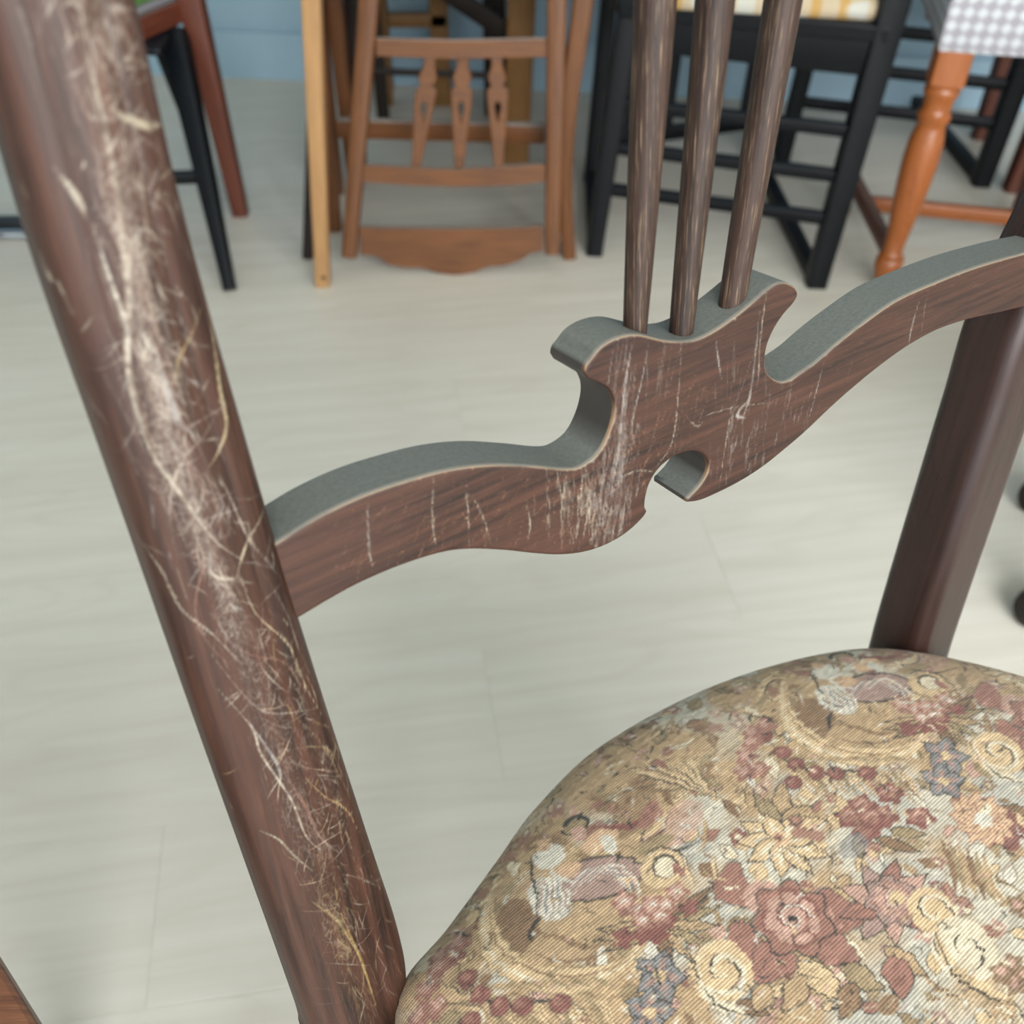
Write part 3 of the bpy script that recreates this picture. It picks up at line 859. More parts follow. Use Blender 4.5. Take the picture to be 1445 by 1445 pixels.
def draw(o):
    t = Tile(o)
    lr = random.Random(11)
    for i in range(60):   # leafy clusters at the back edge
        u = lr.uniform(620, 1010); v = 1060 + (1010 - u) * 0.55 + lr.uniform(-50, 60)
        t.el(u, v, lr.uniform(8, 15), lr.uniform(6, 11), lr.uniform(0, 180), lr.choice(['brown', 'tan', 'olive', 'rose', 'brown']), .75, 5, 0.25)
    # big pale/tan plumes
    t.el(895, 1141, 62, 26, -30, 'brown', .7); t.st([(820, 1160), (880, 1120), (950, 1110)], 3, 'dk', .6)
    for k, (u, v) in enumerate([(880, 1082), (905, 1074), (930, 1070), (955, 1072), (975, 1082)]):
        t.st([(1015, 1140), ((1015 + u) / 2 - 4, (1140 + v) / 2 - 4 + k), (u, v)], 9, 'cream'); t.st([(1018, 1142), ((1015 + u) / 2 + 3, (1140 + v) / 2 + 2 + k), (u + 5, v + 5)], 3, 'dk', .9)
    t.el(960, 1170, 46, 24, -20, 'lrose', .6)
    # scroll frame of the garden scene
    t.el(790, 1290, 78, 74, 0, 'tan', .9)
    t.el(731, 1308, 30, 44, 25, 'brown'); t.st([(748, 1335), (752, 1310), (765, 1295)], 6, 'dk', .9)
    S = [(706, 1216), (690, 1262), (688, 1309), (703, 1348), (737, 1376), (788, 1392), (834, 1388), (880, 1370), (903, 1342)]
    t.st(S, 38, 'olive'); t.st(S, 33, 'cream'); t.st([(p[0] + 5, p[1] - 6) for p in S], 3, 'brown', .9); t.st([(p[0] - 5, p[1] + 5) for p in S], 5, 'light', .8)
    S2 = [(706, 1216), (684, 1212), (667, 1228), (660, 1250), (672, 1266), (684, 1256)]
    t.st(S2, 14, 'cream'); t.st([(p[0] + 4, p[1] + 5) for p in S2], 3, 'dk', .8)
    t.el(800, 1330, 66, 26, 5, 'tan'); t.st([(755, 1320), (790, 1330), (830, 1345), (870, 1335)], 8, 'brown', .7); t.st([(745, 1345), (780, 1362), (830, 1362), (870, 1345)], 4, 'brown', .9)
    # seated figures
    t.el(843, 1245, 66, 34, 22, 'dk', .9); t.el(842, 1245, 62, 30, 22, 'mauve')
    for k in range(7):
        t.st([(800 + k * 5, 1262 - k * 2), (830 + k * 6, 1232 - k), (862 + k * 6, 1240 + k * 3), (880 + k * 3, 1262 + k * 3)], 4, ['white', 'blue', 'lrose'][k % 3], .9)
    t.el(775, 1270, 28, 36, 0, 'white'); 
    for k in range(5): t.st([(760 + k * 8, 1240), (762 + k * 9, 1270), (758 + k * 11, 1300)], 4, ['mauve', 'blue'][k % 2], .8)
    t.st([(752, 1196), (750, 1222), (756, 1262), (758, 1300)], 4, 'dk', .9)
    t.el(775, 1206, 24, 20, 10, 'white'); t.el(800, 1232, 20, 12, 10, 'peach'); t.st([(775, 1215), (785, 1240), (812, 1248)], 6, 'white')
    t.el(755, 1180, 15, 13, 0, 'brown'); t.el(767, 1187, 10, 11, 0, 'peach')
    t.el(812, 1163, 22, 17, 0, 'dk'); t.el(812, 1165, 17, 12, 0, 'olive'); t.el(817, 1176, 12, 13, 0, 'lrose')
    t.el(846, 1190, 28, 16, 0, 'peach'); t.el(858, 1196, 11, 16, 0, 'white')
    t.st([(836, 1169), (870, 1172), (890, 1172), (925, 1147)], 11, 'mar'); t.el(914, 1157, 26, 12, -28, 'rose'); t.st([(895, 1190), (925, 1178), (938, 1150)], 7, 'cream'); t.st([(900, 1196), (932, 1182), (944, 1152)], 3, 'dk', .8)
    t.st([(880, 1200), (930, 1212), (960, 1208), (1000, 1190)], 4, 'dk', .8); t.el(920, 1200, 34, 10, 8, 'olive')
    # rosette
    t.el(932, 1236, 33, 27, 0, 'cream'); t.el(936, 1232, 20, 18, 0, 'dk', .9); t.el(937, 1234, 16, 15, 0, 'light'); t.el(955, 1238, 7, 12, 0, 'rose')
    t.st([(908, 1220), (925, 1205), (960, 1215), (975, 1240)], 3, 'dk', .8)
    # posy
    for u, v in [(941, 1275), (965, 1262), (1003, 1270)]: pass
    for (u, v) in [(1003, 1262), (1014, 1290), (1010, 1318), (1000, 1348), (975, 1368), (945, 1384), (842, 1320), (838, 1336), (850, 1352)]:
        t.lf(930, 1318, u, v, 8, lr.choice(['olive', 'brown', 'tan']), 'dk', 'dk')
    for (u, v, r_) in [(877, 1334, 15), (905, 1330, 14), (925, 1327, 16), (968, 1292, 13), (940, 1310, 12)]: t.el(u, v, r_, r_ * .9, 0, 'mar', 1, 5, .2); 
    for (u, v, r_) in [(880, 1283, 15), (900, 1296, 13), (919, 1290, 15), (953, 1272, 14), (938, 1290, 12), (905, 1312, 11), (930, 1305, 11)]:
        t.el(u, v, r_ + 2, r_ + 1, 0, 'rose', 1, 5, .2); t.el(u - 2, v - 3, r_ * .8, r_ * .7, 0, 'lrose', 1, 5, .2); t.st([(u - 6, v), (u, v - 5), (u + 6, v)], 3, 'white', .9)
    # blue flowers
    for (u, v, r_) in [(928, 1388, 36), (914, 1440, 34)]: t.flower(u, v, r_, 5, 'blue', 'mauve', 'cream', u)
    # berry garland with feathery leaves
    for k in range(13):
        u = 660 + k * 15; t.st([(u, 1418 + (k < 3) * -20), (u + 12, 1432), (u + 30, 1470)], 9, ['cream', 'tan', 'olive'][k % 3]); t.st([(u + 4, 1422), (u + 17, 1440), (u + 36, 1468)], 2, 'brown', .8)
        t.st([(u - 10, 1400 - k), (u + 4, 1394), (u + 22, 1402)], 6, ['olive', 'tan'][k % 2], .9)
    t.st([(645, 1350), (655, 1390), (680, 1412), (720, 1424), (760, 1420), (800, 1424), (830, 1440)], 4, 'dk')
    for u, v in [(660, 1380), (677, 1405), (705, 1423), (737, 1425), (790, 1424), (663, 1442), (640, 1345)]: t.el(u, v, 15, 13, 0, 'dk', .7); t.el(u, v, 13, 12, 0, 'mar'); t.el(u - 3, v - 3, 6, 5, 0, 'rose')
    # roses at the left border
    for u, v in [(648, 1321), (622, 1338), (618, 1356), (600, 1386), (613, 1414), (590, 1420)]: t.el(u, v, 17, 14, 0, 'rose', 1, 5, .2); t.el(u - 3, v - 3, 9, 7, 0, 'lrose', .9, 5, .2)
    t.st([(625, 1300), (650, 1305), (668, 1320)], 4, 'dk', .8); t.st([(672, 1250), (655, 1265), (645, 1290)], 10, 'olive')
    # great lily
    for (u, v, wd_, c_) in [(1100, 1112, 15, 'tan'), (1060, 1128, 13, 'olive'), (1142, 1150, 16, 'tan'), (1160, 1170, 12, 'cream')]: t.lf(1098, 1180, u, v, wd_, c_, 'dk', 'dk')
    for (u, v) in [(1040, 1172), (1036, 1200), (1052, 1228), (1098, 1252), (1140, 1246), (1165, 1222), (1150, 1190), (1122, 1162), (1075, 1160)]:
        t.lf(1097, 1198, u, v, 14, 'cream', 'dk'); t.lf(1097, 1198, (u * 3 + 1097) / 4, (v * 3 + 1198) / 4, 6, 'light', None)
    for u, v in [(1125, 1188), (1146, 1192), (1118, 1172)]: t.el(u, v, 12, 9, 30, 'rose', .9)
    t.el(1096, 1196, 13, 12, 0, 'peach', 1, 6, .2); t.el(1094, 1194, 6, 6, 0, 'rose')
    # red blossoms
    for u, v in [(1212, 1150), (1242, 1164), (1216, 1184), (1194, 1166), (1250, 1132), (1292, 1166), (1225, 1168)]:
        t.el(u, v, 21, 17, 20, 'mar', 1, 5, .15); t.el(u - 2, v - 3, 15, 11, 20, 'rose'); t.st([(u - 10, v), (u - 2, v - 8), (u + 8, v - 4)], 4, 'lrose')
    t.lf(1250, 1185, 1300, 1190, 9, 'olive'); t.lf(1230, 1195, 1290, 1215, 9, 'brown'); t.lf(1205, 1190, 1210, 1225, 8, 'olive')
    t.el(1200, 1205, 26, 16, 0, 'blue', .6)
    # roses
    for (u, v) in [(1030, 1262), (1045, 1345), (1085, 1370), (1170, 1350), (1178, 1300)]: t.el(u, v, 34, 26, u, 'dk', .7, 3, .15); t.el(u, v, 31, 24, u, 'rose', 1, 3, .15)
    t.el(1072, 1278, 28, 24, 0, 'lrose'); t.rose(1113, 1308, 50)
    for k in range(9): 
        g = k * 0.7; t.lf(1245, 1286, 1245 + 70 * math.cos(g), 1286 + 62 * math.sin(g), 15, ['mauve', 'rose', 'lrose'][k % 3], 'dk')
    t.rose(1252, 1284, 34, 'mauve', 'lrose', 'rose'); t.el(1258, 1280, 12, 10, 0, 'cream')
    # scrolls and leaves in front
    t.spiral(1014, 1380, 40, 'cream', 1.5, 2.0); t.st([(985, 1395), (1005, 1425), (1045, 1440)], 14, 'light'); t.st([(990, 1402), (1010, 1430), (1050, 1444)], 3, 'dk')
    t.spiral(1307, 1298, 32, 'cream', 1.2, 1.0); t.spiral(1352, 1352, 42, 'light', 1.3, 3.0)
    t.st([(1310, 1320), (1330, 1370), (1375, 1405), (1420, 1420)], 16, 'cream'); t.st([(1312, 1332), (1335, 1382), (1378, 1415), (1420, 1430)], 5, 'dk', .8)
    for (u0, v0, u1, v1, w_, c_) in [(1120, 1370, 1190, 1425, 18, 'cream'), (1130, 1390, 1100, 1440, 15, 'tan'), (1180, 1375, 1240, 1410, 16, 'olive'), (1240, 1350, 1300, 1390, 14, 'tan'), (1255, 1360, 1265, 1425, 20, 'rose'), (1080, 1400, 1060, 1440, 14, 'tan'), (1200, 1400, 1180, 1450, 15, 'brown')]:
        t.lf(u0, v0, u1, v1, w_, c_, 'dk', 'brown')
    # feather leaves right
    for k in range(6): t.st([(1320 + k * 12, 1200 + k * 4), (1335 + k * 11, 1230 + k * 6), (1340 + k * 14, 1270 + k * 4)], 12, ['brown', 'olive', 'tan'][k % 3]); t.st([(1326 + k * 12, 1200 + k * 4), (1342 + k * 11, 1232 + k * 6), (1347 + k * 14, 1270 + k * 4)], 3, 'light', .8)
    # peach chrysanthemum and its red shade
    t.el(1410, 1185, 34, 26, 0, 'mar', .95, 5, .2)
    t.flower(1378, 1168, 46, 12, 'peach', 'light', 'white', .2, 'rose'); t.el(1380, 1170, 14, 11, 0, 'white', 1, 6, .2)
    for u, v in [(1420, 1375), (1440, 1390), (1425, 1400), (1405, 1385), (1430, 1290), (1445, 1300)]: t.el(u, v, 17, 13, 0, 'brown', .9, 5, .2); t.el(u - 3, v - 2, 7, 6, 0, 'lrose')
gr = random.Random(21)
for i in range(2300):      # small foliage and buds woven all over the ground
    a_, b_ = gr.uniform(-0.28, 0.29), gr.uniform(-0.07, 0.42)
    g_ = gr.uniform(0, 6.283); L = gr.uniform(0.006, 0.016)
    k_ = gr.random()
    if k_ < 0.62:
        tp.leaf(a_, b_, L, L * gr.uniform(0.18, 0.34), g_, C[gr.choice(['olive', 'brown', 'tan', 'cream', 'olive', 'rose', 'light', 'lrose', 'cream', 'white'])], C[gr.choice(['dk', 'brown', 'brown', 'olive'])], C[gr.choice(['brown', 'dk', 'light'])], 0.0006)
    elif k_ < 0.8:
        cu_ = gr.uniform(-1.5, 1.5); q_ = [(a_, b_)]
        for s_ in range(5):
            g_ += cu_ / 5; q_.append((q_[-1][0] + L * 0.4 * math.cos(g_), q_[-1][1] + L * 0.4 * math.sin(g_)))
        tp.stroke(q_, gr.uniform(0.0012, 0.003), C[gr.choice(['cream', 'light', 'olive', 'tan'])]); tp.stroke([(x + 0.0011, y + 0.0008) for x, y in q_], 0.0009, C[gr.choice(['dk', 'brown'])], .8)
    else:
        tp.ell(a_, b_, L * 0.35, L * 0.28, g_, C[gr.choice(['rose', 'lrose', 'mauve', 'brown', 'mar'])], .9, 5, .2); tp.ell(a_, b_, L * 0.13, L * 0.12, 0, C['light'], .8)
for kk in [(-1, -1), (0, -1), (1, -1), (-1, 1), (-1, 0), (2, 0), (0, 1), (1, 1), (1, 0), (0, 0)]:
    draw(T1 * kk[0] + T2 * kk[1] * 1.35)

for i in range(2600):      # light and dark stitches woven over the whole print
    a_, b_ = gr.uniform(-0.28, 0.29), gr.uniform(-0.07, 0.42)
    g_ = gr.uniform(0, 6.283); L = gr.uniform(0.003, 0.009); cu_ = gr.uniform(-2, 2); q_ = [(a_, b_)]
    for s_ in range(4):
        g_ += cu_ / 4; q_.append((q_[-1][0] + L / 4 * math.cos(g_), q_[-1][1] + L / 4 * math.sin(g_)))
    k_ = gr.random()
    tp.stroke(q_, gr.uniform(0.0008, 0.0018), C['dk'] if k_ < 0.3 else C[gr.choice(['light', 'white', 'cream', 'brown', 'lrose', 'olive'])], gr.uniform(.45, .85))

# domed pad
rn = np.linspace(0, 1, NR)
prof = 0.438 + 0.032 * (1 - rn ** 6) ** 0.55 + 0.004 * (1 - rn ** 2)
sv, suv = [], []
ct, stn = np.cos(th), np.sin(th)
ab = (ctr[None, None, :] + rn[1:, None, None] * (rr_[None, :, None] * np.stack([ct, stn], 1)[None]))
abf = np.concatenate([ctr[None], ab.reshape(-1, 2)])
zf = np.concatenate([[prof[0]], np.repeat(prof[1:], NS)])
# side of the pad going down to the frame
side = []
for (o_ff, z_) in [(0.002, 0.432), (0.003, 0.425), (0.002, 0.416), (-0.002, 0.408)]:
    q_ = ctr[None] + (rr_ + o_ff)[:, None] * np.stack([ct, stn], 1)
    side.append((q_, z_))
abf = np.concatenate([abf] + [s_[0] for s_ in side]); zf = np.concatenate([zf] + [np.full(NS, s_[1]) for s_ in side])
wpos = np.array(SM)[None] + abf[:, :1] * np.array(U)[None] + abf[:, 1:] * np.array(SF)[None]
wpos[:, 2] = zf
wpos -= np.array(chair.location)[None]
nring = NR - 1 + len(side)
i0 = np.arange(NS); i1 = (i0 + 1) % NS
quads = []
for r_ in range(nring - 1):
    a0_ = 1 + r_ * NS
    quads.append(np.stack([a0_ + i0, a0_ + NS + i0, a0_ + NS + i1, a0_ + i1], 1))
quads = np.concatenate(quads)
me = bpy.data.meshes.new('seat')
nq, ntri = len(quads), NS
me.vertices.add(len(wpos)); me.vertices.foreach_set('co', wpos.astype(np.float32).ravel())
loops = np.concatenate([np.stack([np.zeros(NS, int), 1 + i0, 1 + i1], 1).ravel(), quads.ravel()])
me.loops.add(len(loops)); me.loops.foreach_set('vertex_index', loops.astype(np.int32))
starts = np.concatenate([np.arange(NS) * 3, NS * 3 + np.arange(nq) * 4])
me.polygons.add(NS + nq); me.polygons.foreach_set('loop_start', starts.astype(np.int32))
me.update(calc_edges=True)
me.polygons.foreach_set('use_smooth', [True] * len(me.polygons))
uvl = me.uv_layers.new(name='UVMap'); uvl.data.foreach_set('uv', abf[loops].astype(np.float32).ravel())
# jagged woven edges: shift each thread a little before reading the print
thr = np.floor((abf[:, 0] * 0.10 + abf[:, 1]) / 0.0015).astype(int) % 997
jit = np.random.default_rng(5).normal(0, 0.0007, 997)[thr]
colv = tp.sample(abf[:, 0] + jit, abf[:, 1])
colv[:, :3] *= (1 + np.random.default_rng(6).normal(0, 0.05, 997)[thr])[:, None]
mean_ = colv[:, :3].mean(0); colv[:, :3] = mean_ + (colv[:, :3] - mean_) * 1.0
seg = (np.floor(abf[:, 0] / 0.0045 + thr * 0.37).astype(int) * 31 + thr * 17) % 997
colv[:, :3] *= (1 + np.random.default_rng(8).normal(0, 0.10, 997)[seg])[:, None]
colv[:, 3] = 1
cat_ = me.color_attributes.new('print', 'FLOAT_COLOR', 'POINT'); cat_.data.foreach_set('color', colv.astype(np.float32).ravel())
def tapestry():
    m, nt, bs = new_mat('woven_floral_tapestry')
    at = N(nt, 'ShaderNodeAttribute', attribute_name='print')
    uv = N(nt, 'ShaderNodeTexCoord').outputs['UV']
    mp = N(nt, 'ShaderNodeMapping'); mp.inputs['Rotation'].default_value = (0, 0, R(5.7)); nt.links.new(uv, mp.inputs[0])
    wv = N(nt, 'ShaderNodeTexWave', bands_direction='Y'); wv.inputs['Scale'].default_value = 209.0; wv.inputs['Distortion'].default_value = 0.8
    wx = N(nt, 'ShaderNodeTexWave', bands_direction='X'); wx.inputs['Scale'].default_value = 330.0; wx.inputs['Distortion'].default_value = 1.0; nt.links.new(mp.outputs[0], wx.inputs[0])
    wv.inputs['Detail'].default_value = 2; wv.inputs['Detail Scale'].default_value = 3.0
    nt.links.new(mp.outputs[0], wv.inputs[0])
    nz = noise(nt, uv, 900, 2, 0.6)
    h = math_n(nt, 'ADD', math_n(nt, 'MULTIPLY', wv.outputs['Fac'], 0.55), math_n(nt, 'ADD', math_n(nt, 'MULTIPLY', wx.outputs['Fac'], 0.25), math_n(nt, 'MULTIPLY', nz, 0.45)))
    dk = maprange(nt, h, 0.15, 1.0, 0.74, 1.12)
    cm = N(nt, 'ShaderNodeVectorMath', operation='SCALE'); nt.links.new(at.outputs['Color'], cm.inputs[0]); nt.links.new(dk, cm.inputs['Scale'])
    nt.links.new(cm.outputs[0], bs.inputs['Base Color'])
    bs.inputs['Roughness'].default_value = 0.85
    bs.inputs['Sheen Weight'].default_value = 0.15
    bs.inputs['Specular IOR Level'].default_value = 0.2
    bump(nt, h, 0.35, 0.0006, bs)
    return m
me.materials.append(tapestry())
seat = bpy.data.objects.new('seat', me); col.objects.link(seat); seat.parent = chair
tag(seat, 'domed seat in woven floral tapestry')
# wooden seat frame and front legs (below the pad)
mb = MB(); n = 72; ids = []
for (f_, z_) in [(0.985, 0.4065), (0.985, 0.36), (0.90, 0.36), (0.90, 0.4065)]:
    ids.append([])
    for i in range(n):
        r_ = float(np.interp(-math.pi + 2 * math.pi * i / n, th, rr_)) * f_; a = -math.pi + 2 * math.pi * i / n
        p = SM + U * (r_ * math.cos(a)) + SF * (0.17 + r_ * math.sin(a)); ids[-1].append(mb.vert((p.x, p.y, z_), (i * 0.02, z_)))
for k in range(4):
    for i in range(n): mb.f.append((ids[k][i], ids[k][(i + 1) % n], ids[(k + 1) % 4][(i + 1) % n], ids[(k + 1) % 4][i]))
mb.build('seat_frame', M_post, chair)
for s_ in (-1, 1):
    p = SM + U * (0.195 * s_) + SF * 0.31
    MB().sweep([Vector((p.x, p.y, z_)) for z_ in (0.365, 0.30, 0.15, 0.02, 0.0)], [rrect(a, a, 0.008, 4) for a in (0.042, 0.042, 0.034, 0.028, 0.028)], SF).build('front_leg', M_post, chair)

# ------------------------------------------------------------------ stored chairs in the background
def part(name, m, parent, *beams):
    mb = MB()
    for bm_ in beams: mb.beam(*bm_[0], **bm_[1])
    return mb.build(name, m, parent)
def beam_part(name, m, parent, p0, p1, w_, t_, r_=0.004, front=(0, -1, 0), **kw):
    return MB().beam(Vector(p0), Vector(p1), w_, t_, r_, Vector(front), **kw).build(name, m, parent)
Z = Vector((0, 0, 1))

# --- upside-down brown chair in the middle: its crest rail stands on the floor
YA, KA = 1.672, 0.24
ga = lambda u, v: aty(u, v, YA, KA)
FA = Vector((0, -1, KA)).normalized()
inv = thing('upturned_chair', 'brown wooden chair standing upside down on its scalloped crest rail', 'chair', ga(640, 362) * 1.0)
inv.location.z = 0
pa_ = (Vector((0, KA, 1))).normalized()
def a_up(u, v, extra=0.0):
    p = ga(u, v); return p + pa_ * extra
bl, tlp = ga(493, 361), ga(521, 0)
br, trp = ga(779, 357), ga(786, 0)
for (p0, p1) in ((bl, tlp), (br, trp)):
    d = (p1 - p0).normalized()
    beam_part('stile', M_brown, inv, p0, p1 + d * 0.06, 0.026, 0.032, 0.007, FA, w1=0.034)
AX, AY, AZ = Vector((1, 0, 0)), pa_, -FA
org = ga(640, 300)
def to2(u, v):
    p = ga(u, v) - org; return (p.dot(AX), p.dot(AY))
def plate(name, pts, thick, back, m=M_brown, holes=(), bevel=0.0015):
    o2 = [to2(*p) for p in pts]
    return MB().prism(o2, [[to2(*p) for p in h] for h in holes], org + AZ * back, AX, AY, AZ, thick).build(name, m, inv, bevel=bevel)
cbot = [tuple(x) for x in catmull([(766, 353), (749, 356), (736, 365), (712, 373), (690, 375), (668, 383), (642, 387), (616, 383), (596, 377), (572, 376), (548, 371), (533, 361), (509, 358)], 5)]
plate('crest_rail', [(508, 320), (560, 321), (640, 322), (710, 321), (766, 318)] + cbot, 0.020, -0.006)
mid_b = [tuple(x) for x in catmull([(769, 255), (705, 261), (640, 262), (575, 260), (513, 255)], 5)]
plate('cross_rail', [(513, 232), (640, 238), (769, 231)] + mid_b, 0.020, -0.008)
plate('cross_rail', [(531, 53), (640, 56), (772, 53), (772, 80), (640, 83), (531, 79)], 0.020, -0.008)
for (tx, bx) in ((607, 587), (653, 648), (701, 704)):
    prof_ = [(0, 8), (.08, 8), (.17, 13), (.21, 12), (.255, 8.5), (.30, 15), (.36, 15), (.5, 13), (.75, 9.5), (1.0, 6.5)]
    L_, R_ = [], []
    for t, hw in prof_:
        v = 82 + (236 - 82) * t; x = tx + (bx - tx) * t
        L_.append((x - hw, v)); R_.append((x + hw, v))
    xh = tx + (bx - tx) * 0.45
    hole = [(xh, 143), (xh + 4, 147), (xh + 4.5, 153), (xh + 2.5, 160), (xh, 172), (xh - 2.5, 160), (xh - 4.5, 153), (xh - 4, 147)]
    plate('baluster', L_ + R_[::-1], 0.012, -0.001, M_brown, [hole])
# its seat and legs, above the view
sz = tlp.z + 0.05
sc_ = (tlp + trp) / 2
mb = MB(); y0 = sc_.y + 0.01
mb.box((sc_.x - 0.20, y0, sz), (sc_.x + 0.20, y0 + 0.38, sz + 0.035)); mb.build('seat', M_brown, inv, smooth=False, bevel=0.006)
for sx in (-1, 1):
    for yy in (y0 + 0.03, y0 + 0.35):
        beam_part('leg', M_brown, inv, (sc_.x + sx * 0.17, yy, sz + 0.03), (sc_.x + sx * 0.18, yy, sz + 0.42), 0.034, 0.034, 0.004, w1=0.026, t1=0.026)

# --- brown chair underneath it, standing the right way up
low = thing('side_chair', 'brown wooden chair upright behind and beneath the upside-down chair, one curved leg showing right', 'chair', (-0.1, 1.95, 0))
fr = atz(804, 362)
pth = [Vector((fr.x, fr.y, 0)), aty(797, 270, fr.y + .01), aty(802, 150, fr.y + .02), aty(815, 60, fr.y + .03), aty(825, -20, fr.y + .04)]
cp = [Vector(tuple(x)) for x in catmull([tuple(p) for p in pth], 4)]
cp[0].z = 0
MB().sweep(cp, [rrect(0.024 + 0.010 * i / len(cp), 0.03, 0.005, 3) for i in range(len(cp))]).build('leg', M_brown, low)
fl = aty(472, 175, 1.84); fl = Vector((-0.345, 1.84, 0))
beam_part('leg', M_brown, low, fl, (-0.335, 1.85, 0.44), 0.026, 0.03, 0.005, w1=0.034)
beam_part('leg', M_brown, low, (-0.33, 2.04, 0), (-0.33, 2.03, 0.44), 0.026, 0.03, 0.005, w1=0.034)
beam_part('leg', M_brown, low, (0.10, 2.03, 0), (0.08, 2.02, 0.44), 0.026, 0.03, 0.005, w1=0.034)
ps0, ps1 = aty(478, 180, 1.84), aty(768, 188, 1.79)
beam_part('stretcher', M_brown, low, ps0, ps1, 0.034, 0.02, 0.004, front=(0, -1, 0))
MB().box((-0.35, 1.80, 0.44), (0.12, 2.05, 0.46)).build('seat', M_brown, low, smooth=False, bevel=0.006)

# --- folded tan chair seen edge-on
ft = atz(456, 400)
fold = thing('folding_chair', 'folded light tan wooden chair standing edge-on left of the upside-down chair', 'chair', (ft.x, ft.y, 0))
tt = aty(440, 0, 1.63)
d = (tt - ft).normalized()
st = beam_part('stile', M_tan, fold, ft, ft + d * 0.86, 0.025, 0.032, 0.004, w1=0.031)
MB().tube([ft + d * 0.022 + Vector((0.004, -0.0162, 0)), ft + d * 0.022 + Vector((0.004, -0.0185, 0))], 0.0035, 10, front=(0, 0, 1)).build('screw', M_dark, fold)
q0 = Vector((-0.362, 2.00, 0)); q1 = Vector((-0.352, 2.02, 0.86))
beam_part('stile', M_brown, fold, q0, q1, 0.028, 0.03, 0.004)
for zz in (0.60, 0.70, 0.80):
    a = ft + d * (zz / d.z); c_ = q0 + (q1 - q0) * (zz / 0.86)
    beam_part('slat', M_tan, fold, a, c_, 0.05, 0.014, 0.003, front=(1, 0, 0))
beam_part('rear_frame', M_dark, fold, atz(435, 362), aty(448, 0, 1.76), 0.02, 0.026, 0.004)

# --- dark chair in the shade behind the stack
dk = thing('dark_chair', 'dark brown chair with slanting brace in the shade behind the upside-down chair', 'chair', (-0.16, 2.2, 0))
dl, dr = Vector((-0.325, 2.10, 0)), Vector((-0.024, 2.20, 0))
beam_part('leg', M_dark, dk, dl, aty(496, -10, 2.10), 0.03, 0.03, 0.005)
beam_part('leg', M_dark, dk, dr, aty(702, -30, 2.22), 0.03, 0.03, 0.005)
beam_part('leg', M_dark, dk, (-0.30, 2.38, 0), (-0.30, 2.38, 0.40), 0.028, 0.028, 0.005)
beam_part('leg', M_dark, dk, (-0.05, 2.40, 0), (-0.05, 2.40, 0.40), 0.028, 0.028, 0.005)
beam_part('stretcher', M_dark, dk, aty(500, 99, 2.12), aty(708, 107, 2.16), 0.012, 0.014, 0.003)
beam_part('brace', M_dark, dk, aty(622, -18, 2.14), aty(740, 62, 2.17), 0.036, 0.018, 0.004)
MB().box((-0.36, 2.08, 0.40), (-0.020, 2.42, 0.43)).build('seat', M_dark, dk, smooth=False, bevel=0.005)

# --- small ochre stool near the wall
os_ = thing('ochre_stool', 'small ochre wooden stool against the wall behind the balusters', 'stool', (-0.24, 2.45, 0))
o1, o2 = Vector((-0.305, 2.46, 0)), Vector((-0.165, 2.46, 0))
for p in (o1, o2):
    beam_part('leg', M_ochre, os_, p, p + Z * 0.40, 0.042, 0.03, 0.004)
    beam_part('leg', M_ochre, os_, p + Vector((0, 0.09, 0)), p + Vector((0, 0.09, 0.40)), 0.03, 0.02, 0.004)
beam_part('rung', M_ochre, os_, aty(548, 28, 2.455), aty(632, 28, 2.455), 0.030, 0.02, 0.004)
MB().box((-0.34, 2.43, 0.40), (-0.13, 2.57, 0.43)).build('seat', M_ochre, os_, smooth=False, bevel=0.005)

# --- ochre chair with broad legs
oc = thing('ochre_chair', 'ochre wooden chair with broad flat legs behind the right of the balusters', 'chair', (0.15, 2.3, 0))
f1 = atz(729, 228)
beam_part('leg', M_ochre, oc, f1, aty(737, -30, f1.y), 0.052, 0.03, 0.004, w1=0.056)
beam_part('leg', M_ochre, oc, (0.305, 2.20, 0), (0.305, 2.20, 0.42), 0.05, 0.03, 0.004)
beam_part('leg', M_ochre, oc, (0.015, 2.46, 0), (0.015, 2.46, 0.42), 0.04, 0.03, 0.004)
beam_part('leg', M_ochre, oc, (0.30, 2.46, 0), (0.30, 2.46, 0.42), 0.04, 0.03, 0.004)
MB().box((-0.018, 2.12, 0.42), (0.34, 2.48, 0.44)).build('seat', M_ochre, oc, smooth=False, bevel=0.005)

